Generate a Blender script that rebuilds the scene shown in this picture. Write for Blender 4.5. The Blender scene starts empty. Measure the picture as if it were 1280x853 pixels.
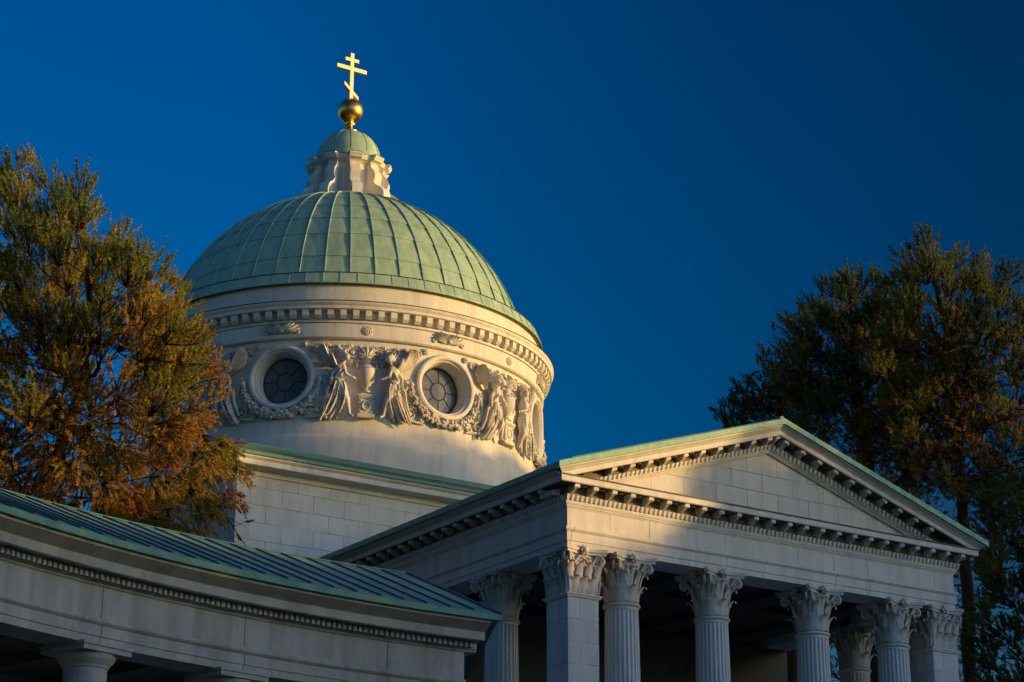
import bpy, bmesh, math, random
import numpy as np

S = bpy.context.scene
COL = S.collection
rad = math.radians
rng = np.random.default_rng(7)
random.seed(7)

# ------------------------------------------------------------------ camera
CAM = np.array([-26.05, -37.24, 1.6])
YAW, PITCH, ROLL, FPX = 0.584, 0.336, 0.003, 2722.0
fwd = np.array([math.sin(YAW) * math.cos(PITCH), math.cos(YAW) * math.cos(PITCH), math.sin(PITCH)])
rgt = np.array([math.cos(YAW), -math.sin(YAW), 0.0])
upv = np.cross(rgt, fwd)
rgt, upv = rgt * math.cos(ROLL) + upv * math.sin(ROLL), -rgt * math.sin(ROLL) + upv * math.cos(ROLL)
cd = bpy.data.cameras.new('camera')
cam = bpy.data.objects.new('camera', cd)
COL.objects.link(cam)
cd.sensor_width = 36
cd.lens = 36 * FPX / 1280
cd.clip_start = 0.5
cd.clip_end = 6000
from mathutils import Matrix, Vector
cam.matrix_world = Matrix([[rgt[0], upv[0], -fwd[0], CAM[0]], [rgt[1], upv[1], -fwd[1], CAM[1]],
                           [rgt[2], upv[2], -fwd[2], CAM[2]], [0, 0, 0, 1]])
S.camera = cam


def at(px, py, depth):
    """a point of the place seen along this bearing, depth metres away"""
    return CAM + depth * (fwd + rgt * (px - 640) / FPX - upv * (py - 426.5) / FPX)


# ------------------------------------------------------------------ light
SUN_AZ, SUN_EL = -40.0, 6.0            # azimuth counter-clockwise from +X
w = bpy.data.worlds.new('World')
S.world = w
w.use_nodes = True
nt = w.node_tree
nt.nodes.clear()
sky = nt.nodes.new('ShaderNodeTexSky')
sky.sky_type = 'NISHITA'
sky.sun_disc = False
sky.sun_elevation = rad(SUN_EL)
sky.sun_rotation = rad(90 - SUN_AZ)
sky.air_density = 1.0
sky.dust_density = 1.0
sky.ozone_density = 2.5
hs = nt.nodes.new('ShaderNodeHueSaturation')
hs.inputs['Hue'].default_value = 0.523
hs.inputs['Saturation'].default_value = 1.55
hs.inputs['Value'].default_value = 0.82
bg = nt.nodes.new('ShaderNodeBackground')
bg.inputs['Strength'].default_value = 0.10
wo = nt.nodes.new('ShaderNodeOutputWorld')
nt.links.new(sky.outputs[0], hs.inputs['Color'])
# a clear evening sky is darkest in the band ninety degrees from the sun
tcw = nt.nodes.new('ShaderNodeTexCoord')
dt = nt.nodes.new('ShaderNodeVectorMath')
dt.operation = 'DOT_PRODUCT'
DB_AZ = SUN_AZ - 13
dt.inputs[1].default_value = (math.cos(rad(DB_AZ)), math.sin(rad(DB_AZ)), 0.0)
nt.links.new(tcw.outputs['Generated'], dt.inputs[0])
mr = nt.nodes.new('ShaderNodeMapRange')
mr.inputs['From Min'].default_value = -1.0
mr.inputs['From Max'].default_value = 1.0
nt.links.new(dt.outputs['Value'], mr.inputs['Value'])
cr = nt.nodes.new('ShaderNodeValToRGB')
stops = [(-1, 2.2), (-.41, 2.2), (-.3, 1.52), (-.2, 1.10), (-.1, .84), (0, .76), (.1, .86), (.2, 1.15), (.3, 1.7), (.42, 2.5), (.62, 3.8), (1, 4.5)]
while len(cr.color_ramp.elements) < len(stops):
    cr.color_ramp.elements.new(0.5)
for el, (p_, v_) in zip(cr.color_ramp.elements, stops):
    el.position = (p_ + 1) / 2
    el.color = (v_ / 5, v_ / 5, v_ / 5, 1)
nt.links.new(mr.outputs['Result'], cr.inputs[0])
m5 = nt.nodes.new('ShaderNodeMath')
m5.operation = 'MULTIPLY'
m5.inputs[1].default_value = 5.0
nt.links.new(cr.outputs[0], m5.inputs[0])
ms = nt.nodes.new('ShaderNodeVectorMath')
ms.operation = 'SCALE'
nt.links.new(hs.outputs[0], ms.inputs[0])
nt.links.new(m5.outputs[0], ms.inputs['Scale'])
nt.links.new(ms.outputs[0], bg.inputs['Color'])
nt.links.new(bg.outputs[0], wo.inputs['Surface'])

sl = bpy.data.lights.new('sun', 'SUN')
sl.energy = 5.0
sl.color = (1.0, 0.60, 0.19)
sl.angle = rad(0.5)
sun = bpy.data.objects.new('sun', sl)
COL.objects.link(sun)
sd = Vector((math.cos(rad(SUN_AZ)) * math.cos(rad(SUN_EL)), math.sin(rad(SUN_AZ)) * math.cos(rad(SUN_EL)), math.sin(rad(SUN_EL))))
sun.rotation_euler = sd.to_track_quat('Z', 'Y').to_euler()
sun.location = (60, -80, 40)

S.view_settings.view_transform = 'Standard'
S.view_settings.look = 'None'
S.view_settings.exposure = 0.03
S.view_settings.gamma = 1.0
S.view_settings.use_curve_mapping = False
S.render.engine = 'CYCLES'
S.cycles.max_bounces = 6
S.cycles.use_denoising = True


# ------------------------------------------------------------------ materials
def nodes(name, rough=0.7, spec=0.3):
    m = bpy.data.materials.new(name)
    m.use_nodes = True
    t = m.node_tree
    b = t.nodes['Principled BSDF']
    b.inputs['Roughness'].default_value = rough
    b.inputs['Specular IOR Level'].default_value = spec
    return m, t, b


def N(t, kind, **kw):
    n = t.nodes.new(kind)
    for k, v in kw.items():
        if k in n.inputs.keys() if hasattr(n.inputs, 'keys') else False:
            n.inputs[k].default_value = v
        else:
            setattr(n, k, v)
    return n


def mixc(t, fac, a, b, blend='MIX'):
    n = t.nodes.new('ShaderNodeMix')
    n.data_type = 'RGBA'
    n.blend_type = blend
    for sock, val in ((n.inputs[0], fac), (n.inputs[6], a), (n.inputs[7], b)):
        if hasattr(val, 'is_linked'):
            t.links.new(val, sock)
        else:
            sock.default_value = val if not isinstance(val, tuple) else (*val, 1)
    return n.outputs[2]


def ramp(t, src, stops):
    n = t.nodes.new('ShaderNodeValToRGB')
    t.links.new(src, n.inputs[0])
    els = n.color_ramp.elements
    while len(els) < len(stops):
        els.new(0.5)
    for e, (p, c) in zip(els, stops):
        e.position = p
        e.color = c if len(c) == 4 else (*c, 1)
    return n.outputs[0]


def noise(t, vec, scale, detail=4, rough=0.55):
    n = t.nodes.new('ShaderNodeTexNoise')
    n.inputs['Scale'].default_value = scale
    n.inputs['Detail'].default_value = detail
    n.inputs['Roughness'].default_value = rough
    if vec is not None:
        t.links.new(vec, n.inputs['Vector'])
    return n.outputs['Fac']


def mapping(t, scale=(1, 1, 1)):
    tc = t.nodes.new('ShaderNodeTexCoord')
    mp = t.nodes.new('ShaderNodeMapping')
    mp.inputs['Scale'].default_value = scale
    t.links.new(tc.outputs['Object'], mp.inputs['Vector'])
    return mp.outputs['Vector']


def paint(name, col, dirt=(0.42, 0.395, 0.36), bricks=None, zoff=0.0, joints=None, amount=1.0, rough=0.75):
    """old lime paint: patchy, streaked; optional block joints (width, height) or vertical joints every n metres"""
    m, t, b = nodes(name, rough, 0.25)
    v = mapping(t)
    n1 = noise(t, v, 0.9, 6, 0.6)
    n2 = noise(t, mapping(t, (2.2, 2.2, 0.25)), 1.6, 5, 0.65)
    n3 = noise(t, v, 9.0, 4, 0.6)
    c = mixc(t, ramp(t, n1, [(0.35, (0, 0, 0)), (0.75, (0.34 * amount,) * 3)]), col, dirt)
    c = mixc(t, ramp(t, n2, [(0.44, (0, 0, 0)), (0.75, (0.55 * amount,) * 3)]), c, dirt)
    c = mixc(t, ramp(t, n3, [(0.55, (0, 0, 0)), (0.75, (0.2 * amount,) * 3)]), c, tuple(x * 0.8 for x in dirt))
    h = n3
    line = None
    if bricks or joints:
        tc = t.nodes.new('ShaderNodeTexCoord')
        sp = t.nodes.new('ShaderNodeSeparateXYZ')
        t.links.new(tc.outputs['Object'], sp.inputs[0])
        ad = N(t, 'ShaderNodeMath', operation='ADD')
        t.links.new(sp.outputs[0], ad.inputs[0])
        t.links.new(sp.outputs[1], ad.inputs[1])
        cb = t.nodes.new('ShaderNodeCombineXYZ')
        t.links.new(ad.outputs[0], cb.inputs[0])
        if bricks:
            za = N(t, 'ShaderNodeMath', operation='ADD')
            za.inputs[1].default_value = -zoff
            t.links.new(sp.outputs[2], za.inputs[0])
            t.links.new(za.outputs[0], cb.inputs[1])
        br = t.nodes.new('ShaderNodeTexBrick')
        br.offset = 0.5
        br.inputs['Scale'].default_value = 1.0
        br.inputs['Brick Width'].default_value = bricks[0] if bricks else joints
        br.inputs['Row Height'].default_value = bricks[1] if bricks else 200.0
        br.inputs['Mortar Size'].default_value = 0.007
        br.inputs['Mortar Smooth'].default_value = 0.0
        if joints:
            cb.inputs[1].default_value = 30.0
        t.links.new(cb.outputs[0], br.inputs['Vector'])
        br.inputs['Color1'].default_value = (0.92, 0.915, 0.91, 1)
        br.inputs['Color2'].default_value = (1, 1, 1, 1)
        br.inputs['Mortar'].default_value = (1, 1, 1, 1)
        c = mixc(t, 1.0, c, br.outputs['Color'], 'MULTIPLY')
        line = br.outputs['Fac']
        # the joints have worn away in places
        gap = ramp(t, noise(t, v, 1.3, 3), [(0.40, (0.25,) * 3), (0.55, (1, 1, 1))])
        lm = N(t, 'ShaderNodeMath', operation='MULTIPLY')
        t.links.new(line, lm.inputs[0])
        t.links.new(gap, lm.inputs[1])
        c = mixc(t, lm.outputs[0], c, (0.20, 0.17, 0.14))
    t.links.new(c, b.inputs['Base Color'])
    bp = t.nodes.new('ShaderNodeBump')
    bp.inputs['Strength'].default_value = 0.25
    bp.inputs['Distance'].default_value = 0.02
    t.links.new(h, bp.inputs['Height'])
    t.links.new(bp.outputs[0], b.inputs['Normal'])
    return m


def copper(name, col, dark, rough=0.5, spec=0.35, streak=(3, 3, 0.4)):
    m, t, b = nodes(name, rough, spec)
    n1 = noise(t, mapping(t, streak), 1.2, 6, 0.65)
    n2 = noise(t, mapping(t), 5.0, 5, 0.6)
    c = mixc(t, ramp(t, n1, [(0.35, (0, 0, 0)), (0.72, (0.95,) * 3)]), col, dark)
    c = mixc(t, ramp(t, n2, [(0.5, (0, 0, 0)), (0.8, (0.35,) * 3)]), c, tuple(x * 0.75 for x in dark))
    t.links.new(c, b.inputs['Base Color'])
    r = ramp(t, n2, [(0.3, (rough - 0.08,) * 3), (0.7, (rough + 0.15,) * 3)])
    t.links.new(r, b.inputs['Roughness'])
    bp = t.nodes.new('ShaderNodeBump')
    bp.inputs['Strength'].default_value = 0.2
    bp.inputs['Distance'].default_value = 0.03
    t.links.new(n1, bp.inputs['Height'])
    t.links.new(bp.outputs[0], b.inputs['Normal'])
    return m


WHITE = (0.74, 0.71, 0.67)
M = {}
M['wall'] = paint('painted_stone', WHITE)
M['drum'] = paint('painted_drum', (0.76, 0.72, 0.65), amount=1.1)
M['relief'] = paint('painted_stucco', (0.72, 0.67, 0.59), dirt=(0.30, 0.26, 0.21), amount=1.4)
M['block'] = paint('painted_ashlar', WHITE, bricks=(0.95, 0.48), zoff=16.98)
M['tymp'] = paint('tympanum_ashlar', WHITE, bricks=(0.92, 0.42), zoff=14.87)
M['beam'] = paint('painted_beam', WHITE, joints=1.07)
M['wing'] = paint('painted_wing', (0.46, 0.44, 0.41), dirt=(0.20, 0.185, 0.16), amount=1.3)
M['coffer_shade'] = paint('shaded_coffer_paint', (0.20, 0.16, 0.12), dirt=(0.08, 0.065, 0.05))  # darkness of the shaded coffers is put into the colour
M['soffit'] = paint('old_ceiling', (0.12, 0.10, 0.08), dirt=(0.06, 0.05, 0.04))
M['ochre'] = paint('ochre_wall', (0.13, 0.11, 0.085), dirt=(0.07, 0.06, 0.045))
M['copper'] = copper('pale_patina_copper', (0.40, 0.54, 0.37), (0.20, 0.34, 0.26))
M['roof'] = copper('blue_green_copper', (0.18, 0.32, 0.27), (0.10, 0.19, 0.17), 0.6, 0.2, (1.5, 1.5, 1.5))
M['edge'] = copper('green_roof_edge', (0.10, 0.30, 0.22), (0.06, 0.19, 0.15))
M['seam'] = copper('dark_seam_copper', (0.11, 0.18, 0.17), (0.06, 0.10, 0.10))
M['rake'] = copper('rake_edge_copper', (0.28, 0.50, 0.33), (0.18, 0.36, 0.25))
M['flash'] = copper('dark_flashing', (0.035, 0.04, 0.035), (0.02, 0.02, 0.018))
gm, gt, gb = nodes('gilding', 0.33, 0.5)
gb.inputs['Metallic'].default_value = 1.0
gc = mixc(gt, noise(gt, mapping(gt), 7.0, 4), (1.0, 0.60, 0.16), (0.80, 0.42, 0.09))
gt.links.new(gc, gb.inputs['Base Color'])
M['gold'] = gm
gm, gt, gb = nodes('cross_gilding', 0.55, 0.5)
gb.inputs['Metallic'].default_value = 0.55
gb.inputs['Base Color'].default_value = (0.95, 0.70, 0.34, 1)
M['crossgold'] = gm
gm, gt, gb = nodes('old_glass', 0.18, 0.6)
gc = mixc(gt, noise(gt, mapping(gt), 2.2, 3), (0.03, 0.032, 0.035), (0.20, 0.19, 0.16))
gt.links.new(gc, gb.inputs['Base Color'])
M['glass'] = gm
gm, gt, gb = nodes('iron_bars', 0.6, 0.3)
gb.inputs['Base Color'].default_value = (0.035, 0.03, 0.025, 1)
M['iron'] = gm
gm, gt, gb = nodes('bark', 0.9, 0.1)
gc = mixc(gt, noise(gt, mapping(gt, (3, 3, 0.7)), 4, 5), (0.022, 0.016, 0.012), (0.075, 0.042, 0.026))
gt.links.new(gc, gb.inputs['Base Color'])
M['bark'] = gm


def leafmat(name, stops):
    m, t, b = nodes(name, 0.6, 0.2)
    a = t.nodes.new('ShaderNodeAttribute')
    a.attribute_name = 'tint'
    c = ramp(t, a.outputs['Fac'], stops)
    t.links.new(c, b.inputs['Base Color'])
    tr = t.nodes.new('ShaderNodeBsdfTranslucent')
    t.links.new(c, tr.inputs['Color'])
    mx = t.nodes.new('ShaderNodeMixShader')
    mx.inputs[0].default_value = 0.38
    t.links.new(b.outputs[0], mx.inputs[1])
    t.links.new(tr.outputs[0], mx.inputs[2])
    t.links.new(mx.outputs[0], t.nodes['Material Output'].inputs['Surface'])
    return m


M['needles'] = leafmat('larch_needles', [(0.0, (0.14, 0.19, 0.045)), (0.35, (0.29, 0.29, 0.06)), (0.6, (0.44, 0.31, 0.06)),
                                          (0.8, (0.48, 0.25, 0.045)), (1.0, (0.52, 0.19, 0.045))])
M['dneedles'] = leafmat('pine_needles', [(0.0, (0.055, 0.085, 0.028)), (0.45, (0.14, 0.165, 0.04)), (0.7, (0.24, 0.20, 0.045)),
                                          (0.9, (0.26, 0.14, 0.035)), (1.0, (0.32, 0.13, 0.035))])


# ------------------------------------------------------------------ mesh helpers
class MB:
    def __init__(s):
        s.v, s.f, s.n = [], [], 0

    def add(s, verts, faces):
        verts = np.asarray(verts, float).reshape(-1, 3)
        s.v.append(verts)
        s.f.extend([tuple(int(i) + s.n for i in f) for f in faces])
        s.n += len(verts)
        return s

    def box(s, x0, x1, y0, y1, z0, z1):
        v = [(x, y, z) for z in (z0, z1) for y in (y0, y1) for x in (x0, x1)]
        return s.add(v, [(0, 2, 3, 1), (4, 5, 7, 6), (0, 1, 5, 4), (2, 6, 7, 3), (0, 4, 6, 2), (1, 3, 7, 5)])

    def loft(s, rings, closed=True, caps=True):
        """rings: list of equal-length point loops"""
        k = len(rings[0])
        V = np.concatenate([np.asarray(r, float).reshape(-1, 3) for r in rings])
        F = []
        m = k if closed else k - 1
        for i in range(len(rings) - 1):
            for j in range(m):
                a, b = i * k + j, i * k + (j + 1) % k
                F.append((a, b, b + k, a + k))
        if caps and closed:
            F.append(tuple(range(k))[::-1])
            F.append(tuple(range((len(rings) - 1) * k, len(rings) * k)))
        return s.add(V, F)

    def lathe(s, prof, c=(0, 0), a0=0.0, a1=360.0, n=96, closed_prof=False):
        """prof: (radius, z) points; turned about a vertical axis"""
        full = abs(a1 - a0 - 360) < 1e-6
        ang = np.radians(np.linspace(a0, a1, n + 1))
        if full:
            ang = ang[:-1]
        P = np.asarray(prof, float)
        k = len(P)
        V = np.concatenate([np.stack([c[0] + P[:, 0] * math.cos(a), c[1] + P[:, 0] * math.sin(a), P[:, 1]], -1) for a in ang])
        F = []
        A = len(ang)
        for i in range(A if full else A - 1):
            i2 = (i + 1) % A
            for j in range(k if closed_prof else k - 1):
                j2 = (j + 1) % k
                F.append((i * k + j, i2 * k + j, i2 * k + j2, i * k + j2))
        if not full and closed_prof:
            F.append(tuple(range(k)))
            F.append(tuple(range((A - 1) * k, A * k))[::-1])
        return s.add(V, F)

    def tube(s, pts, radii, n=6, caps=True):
        P = np.asarray(pts, float)
        R = np.broadcast_to(np.asarray(radii, float), (len(P),))
        T = np.gradient(P, axis=0) if len(P) > 2 else np.repeat((P[1:] - P[:1]), 2, 0)
        T /= np.linalg.norm(T, axis=1)[:, None] + 1e-9
        ref = np.array([0, 0, 1.0]) if abs(T[0][2]) < 0.9 else np.array([1.0, 0, 0])
        rings = []
        for p, r, t in zip(P, R, T):
            u = np.cross(t, ref)
            u /= np.linalg.norm(u) + 1e-9
            v = np.cross(t, u)
            ref = np.cross(u, t)
            rings.append([p + r * (u * math.cos(a) + v * math.sin(a)) for a in np.linspace(0, 2 * math.pi, n, endpoint=False)])
        return s.loft(rings, caps=caps)

    def prism(s, poly, axis, a, b):
        """poly of 2-D points extruded along axis from a to b; axis x: (y,z), y: (x,z), z: (x,y)"""
        def P(q, t):
            return {'x': (t, q[0], q[1]), 'y': (q[0], t, q[1]), 'z': (q[0], q[1], t)}[axis]
        return s.loft([[P(q, a) for q in poly], [P(q, b) for q in poly]])

    def ball(s, c, r, n=8, m=5):
        r = np.broadcast_to(np.asarray(r, float), (3,))
        rings = []
        for i in range(1, m):
            th = math.pi * i / m
            rings.append([(c[0] + r[0] * math.sin(th) * math.cos(a), c[1] + r[1] * math.sin(th) * math.sin(a), c[2] + r[2] * math.cos(th))
                          for a in np.linspace(0, 2 * math.pi, n, endpoint=False)])
        V = [(c[0], c[1], c[2] + r[2])] + [p for R in rings for p in R] + [(c[0], c[1], c[2] - r[2])]
        F = [(0, 1 + j, 1 + (j + 1) % n) for j in range(n)]
        for i in range(m - 2):
            for j in range(n):
                a, b = 1 + i * n + j, 1 + i * n + (j + 1) % n
                F.append((a, a + n, b + n, b))
        L = len(V) - 1
        o = 1 + (m - 2) * n
        F += [(o + (j + 1) % n, o + j, L) for j in range(n)]
        return s.add(V, F)

    def verts(s):
        return np.concatenate(s.v) if s.v else np.zeros((0, 3))

    def mapped(s, fn):
        s.v = [fn(s.verts())]
        return s

    def build(s, name, mat, parent=None, smooth=None, origin=None, bevel=0):
        V = s.verts()
        o = np.array(origin if origin is not None else (root_loc(parent) if parent else (0, 0, 0)), float)
        me = bpy.data.meshes.new(name)
        me.from_pydata((V - o).tolist(), [], s.f)
        bm = bmesh.new()
        bm.from_mesh(me)
        bmesh.ops.recalc_face_normals(bm, faces=bm.faces)
        bm.to_mesh(me)
        bm.free()
        me.materials.append(mat)
        ob = bpy.data.objects.new(name, me)
        COL.objects.link(ob)
        if smooth:
            for p in me.polygons:
                p.use_smooth = True
            me.set_sharp_from_angle(angle=rad(smooth))
        if parent is not None:
            ob.parent = parent
            if origin is not None:
                ob.location = o - root_loc(parent)
        else:
            ob.location = o
        return ob


def root_loc(o):
    p = np.zeros(3)
    while o is not None:
        p += np.array(o.location)
        o = o.parent
    return p


def empty(name, loc, parent=None):
    o = bpy.data.objects.new(name, None)
    COL.objects.link(o)
    o.location = loc
    o.empty_display_size = 0.3
    if parent is not None:
        o.parent = parent
    return o


def tag(o, label=None, cat=None, group=None, kind=None):
    for k, v in (('label', label), ('category', cat), ('group', group), ('kind', kind)):
        if v:
            o[k] = v
    return o


def copy_tree(o, parent=None):
    c = o.copy()
    COL.objects.link(c)
    if parent is not None:
        c.parent = parent
    for ch in list(o.children):
        copy_tree(ch, c)
    return c


def rawmesh(name, V, F3, mat, tint=None, parent=None, origin=(0, 0, 0)):
    """triangle soup straight from numpy"""
    me = bpy.data.meshes.new(name)
    n, k = len(V), F3.shape[1]
    V = V - np.asarray(origin)
    me.vertices.add(n)
    me.vertices.foreach_set('co', V.astype(np.float32).ravel())
    me.loops.add(F3.size)
    me.loops.foreach_set('vertex_index', F3.astype(np.int32).ravel())
    me.polygons.add(len(F3))
    me.polygons.foreach_set('loop_start', (np.arange(len(F3)) * k).astype(np.int32))
    if tint is not None:
        at_ = me.attributes.new('tint', 'FLOAT', 'FACE')
        at_.data.foreach_set('value', tint.astype(np.float32))
    me.update(calc_edges=True)
    me.validate()
    me.materials.append(mat)
    ob = bpy.data.objects.new(name, me)
    COL.objects.link(ob)
    if parent is not None:
        ob.parent = parent
    return ob


# ------------------------------------------------------------------ ground
g = MB()
g.add([(-3000, -3000, 0), (3000, -3000, 0), (3000, 3000, 0), (-3000, 3000, 0)], [(0, 1, 2, 3)])
gm, gt, gb = nodes('lawn', 0.95, 0.1)
gc = mixc(gt, noise(gt, mapping(gt), 0.4, 6), (0.035, 0.05, 0.018), (0.075, 0.075, 0.03))
gt.links.new(gc, gb.inputs['Base Color'])
tag(g.build('ground', gm), kind='structure')
p = MB()
p.add([(-24, -60, .004), (-14, -60, .004), (10, -6, .004), (1.5, -6, .004)], [(0, 1, 2, 3)])
gm, gt, gb = nodes('gravel', 0.95, 0.1)
gc = mixc(gt, noise(gt, mapping(gt), 30, 4), (0.20, 0.17, 0.13), (0.33, 0.29, 0.24))
gt.links.new(gc, gb.inputs['Base Color'])
tag(p.build('path', gm), kind='structure')

# ------------------------------------------------------------------ the church
W = 11.4
DX, DY = 5.7, 20.58
church = empty('church', (DX, DY, 0))
tag(church, 'white domed neoclassical church with pale green copper dome and columned portico', 'church')
PY = 13.1                               # the block's front face
PW = 6.2                                # the portico's back wall


def U(d, y1=PY):
    return [(-d, y1), (-d, -d), (W + d, -d), (W + d, y1)]


def sweepU(mb, prof, y1=PY):
    rings = []
    for i in range(4):
        ring = []
        for d, z in prof:
            x, y = U(d, y1)[i]
            ring.append((x, y, z))
        rings.append(ring)
    return mb.loft(rings)


# podium and stairs
b = MB()
b.box(-1.0, W + 1.0, -1.0, PY - .01, 0, 3.7)
b.box(-1.15, W + 1.15, -1.15, PY - .01, 3.70, 3.9)
b.build('podium', M['wall'], church)
b = MB()
for i in range(20):
    b.box(1.0, W - 1.0, -1.15 - 0.34 * (20 - i), -1.15 - 0.34 * (19 - i) - .002, 0, 0.185 * (i + 1))
b.box(0.2, .98, -7.6, -1.16, 0, 1.9)
b.box(W - .98, W - .2, -7.6, -1.16, 0, 1.9)
b.build('stairs', M['wall'], church)
ZB = 3.9

# walls of the portico (back wall and flanks), ceiling
b = MB()
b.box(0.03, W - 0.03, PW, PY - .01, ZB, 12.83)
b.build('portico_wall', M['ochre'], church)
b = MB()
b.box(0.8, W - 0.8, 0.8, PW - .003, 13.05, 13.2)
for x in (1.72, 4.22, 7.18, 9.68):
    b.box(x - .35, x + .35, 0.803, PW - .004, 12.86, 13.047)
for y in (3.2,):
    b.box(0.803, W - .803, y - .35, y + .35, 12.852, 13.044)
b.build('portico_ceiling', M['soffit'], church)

# entablature
b = MB()
sweepU(b, [(0, 12.83), (0, 12.955), (.025, 12.96), (.025, 13.15), (.045, 13.165), (.075, 13.20), (.075, 13.25), (-.8, 13.25), (-.8, 12.83)])
b.build('architrave', M['beam'], church)
b = MB()
sweepU(b, [(0, 13.253), (0, 13.68), (-.8, 13.68), (-.8, 13.253)])
b.build('frieze', M['beam'], church)


def teeth_box(mb, f, u, w_, d0, d1, z0, z1):
    """one egg of the egg-and-dart row; f maps (u, d, z) to the place"""
    k = 0.3 * w_
    pts = [f(u - w_ / 2, d0, z1), f(u + w_ / 2, d0, z1), f(u + w_ / 2, d1, z1), f(u - w_ / 2, d1, z1),
           f(u - k, d0, z0), f(u + k, d0, z0), f(u + k, d0 + (d1 - d0) * .45, z0), f(u - k, d0 + (d1 - d0) * .45, z0)]
    mb.add(pts, [(0, 1, 2, 3), (4, 5, 6, 7), (0, 1, 5, 4), (1, 2, 6, 5), (2, 3, 7, 6), (3, 0, 4, 7)])


MODP = [(.10, 14.126), (.385, 14.126), (.40, 14.105), (.395, 14.06), (.365, 14.035), (.33, 14.035), (.30, 14.06), (.26, 14.055),
        (.23, 14.02), (.195, 13.985), (.16, 13.975), (.10, 13.985)]


def modillion(mb, f, u, w_=.115):
    mb.loft([[f(u - w_ / 2, d, z) for d, z in MODP], [f(u + w_ / 2, d, z) for d, z in MODP]])
    # leaf under it and a scroll at its front
    mb.loft([[f(u - w_ * .28, d, z - .018) for d, z in MODP[5:11]], [f(u + w_ * .28, d, z - .018) for d, z in MODP[5:11]]])
    q = [(.36 + .036 * math.cos(a), 14.07 + .036 * math.sin(a)) for a in np.linspace(0, 2 * math.pi, 8, endpoint=False)]
    mb.loft([[f(u - w_ / 2 - .012, d, z) for d, z in q], [f(u + w_ / 2 + .012, d, z) for d, z in q]])


def rosette_coffer(mb, f, u):
    c = f(u, .28, 14.11)
    mb.ball(c, (.06, .06, .03), 8, 4)


F_FRONT = lambda u, d, z: (u, -d, z)
F_LEFT = lambda u, d, z: (-d, u, z)
F_RIGHT = lambda u, d, z: (W + d, u, z)
SL = 0.320
EV = 0.64
F_RAKEL = lambda u, d, z: (u, -d, z + SL * (u + EV))
F_RAKER = lambda u, d, z: (W - u, -d, z + SL * (u + EV))
SQ = lambda f: (lambda u, d, z: f(u, d, 14.128 - (14.128 - z) * .92))

b = MB()
sweepU(b, [(.015, 13.683), (.015, 13.70), (.04, 13.715), (.04, 13.735), (.065, 13.76), (.08, 13.80), (.08, 13.94), (-.8, 13.94), (-.8, 13.683)])
sweepU(b, [(.09, 13.943), (.09, 14.15), (.405, 14.15), (.405, 14.13), (.42, 14.118), (.445, 14.13), (.45, 14.15), (.45, 14.25), (-.8, 14.25), (-.8, 13.943)])
STEP = W / 23
for i in range(24):
    modillion(b, F_FRONT, i * STEP)
for i in range(1, 27):
    modillion(b, F_LEFT, i * STEP)
    modillion(b, F_RIGHT, i * STEP)
for i in range(-1, 93):
    teeth_box(b, F_FRONT, (i + .5) * STEP / 4, .085, .075, .165, 13.825, 13.935)
for i in range(0, 104):
    for f in (F_LEFT, F_RIGHT):
        teeth_box(b, f, (i + .5) * STEP / 4, .085, .075, .165, 13.825, 13.935)
b.build('modillion_cornice', M['wall'], church)

# flashing on the level cornice
b = MB()
b.box(-.43, W + .43, -.468, .04, 14.253, 14.284)
b.build('flashing', M['flash'], church)

# tympanum
b = MB()
b.prism([(0.2, 14.26), (W - .2, 14.26), (W / 2, 14.26 + SL * (W / 2 - .2))], 'y', 0.05, 0.6)
b.prism([(-.3, 14.06), (W / 2, 14.06 + SL * (W / 2 + .3)), (W + .3, 14.06), (W + .3, 13.95), (-.3, 13.95)], 'y', .12, .62)
b.build('tympanum', M['tymp'], church)

# raking cornice


def rake(mb, prof):
    A = [F_RAKEL(-max(d, 0.0) if prof[0][0] > .3 or d > .42 else 0.35, d, z) for d, z in prof]
    Bm = [F_RAKEL(W / 2, d, z) for d, z in prof]
    C = [F_RAKER(-max(d, 0.0) if prof[0][0] > .3 or d > .42 else 0.35, d, z) for d, z in prof]
    mb.loft([A, Bm, C])


b = MB()
rake(b, [(.015, 13.79), (.015, 13.805), (.04, 13.82), (.04, 13.835), (.07, 13.85), (.08, 13.87), (.08, 13.98), (-.1, 13.98), (-.1, 13.79)])
rake(b, [(.093, 13.983), (.093, 14.15), (.408, 14.15), (.408, 14.13), (.423, 14.118), (.448, 14.13), (.453, 14.15), (.453, 14.225), (.47, 14.245), (-.1, 14.245), (-.1, 13.983)])
rake(b, [(.40, 14.248), (.475, 14.25), (.50, 14.275), (.545, 14.305), (.575, 14.315), (.58, 14.343), (.40, 14.343)])
for i in range(1, 12):
    for f in (F_RAKEL, F_RAKER):
        if i >= 2:
            modillion(b, SQ(f), i * STEP)
modillion(b, SQ(F_RAKEL), W / 2 - .0)
for i in range(3, 46):
    for f in (F_RAKEL, F_RAKER):
        teeth_box(b, f, (i + .5) * STEP / 4, .085, .075, .165, 13.875, 13.975)
b.build('raking_cornice', M['wall'], church)
# sunk panels and rosettes between the brackets; the shade there is painted in
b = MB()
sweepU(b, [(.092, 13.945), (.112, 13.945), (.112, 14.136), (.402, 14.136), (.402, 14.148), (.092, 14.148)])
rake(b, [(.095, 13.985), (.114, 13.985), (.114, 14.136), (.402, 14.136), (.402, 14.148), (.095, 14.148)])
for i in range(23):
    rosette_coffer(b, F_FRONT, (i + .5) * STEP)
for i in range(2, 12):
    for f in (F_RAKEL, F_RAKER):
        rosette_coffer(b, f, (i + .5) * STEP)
b.build('coffered_soffit', M['coffer_shade'], church)

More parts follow.
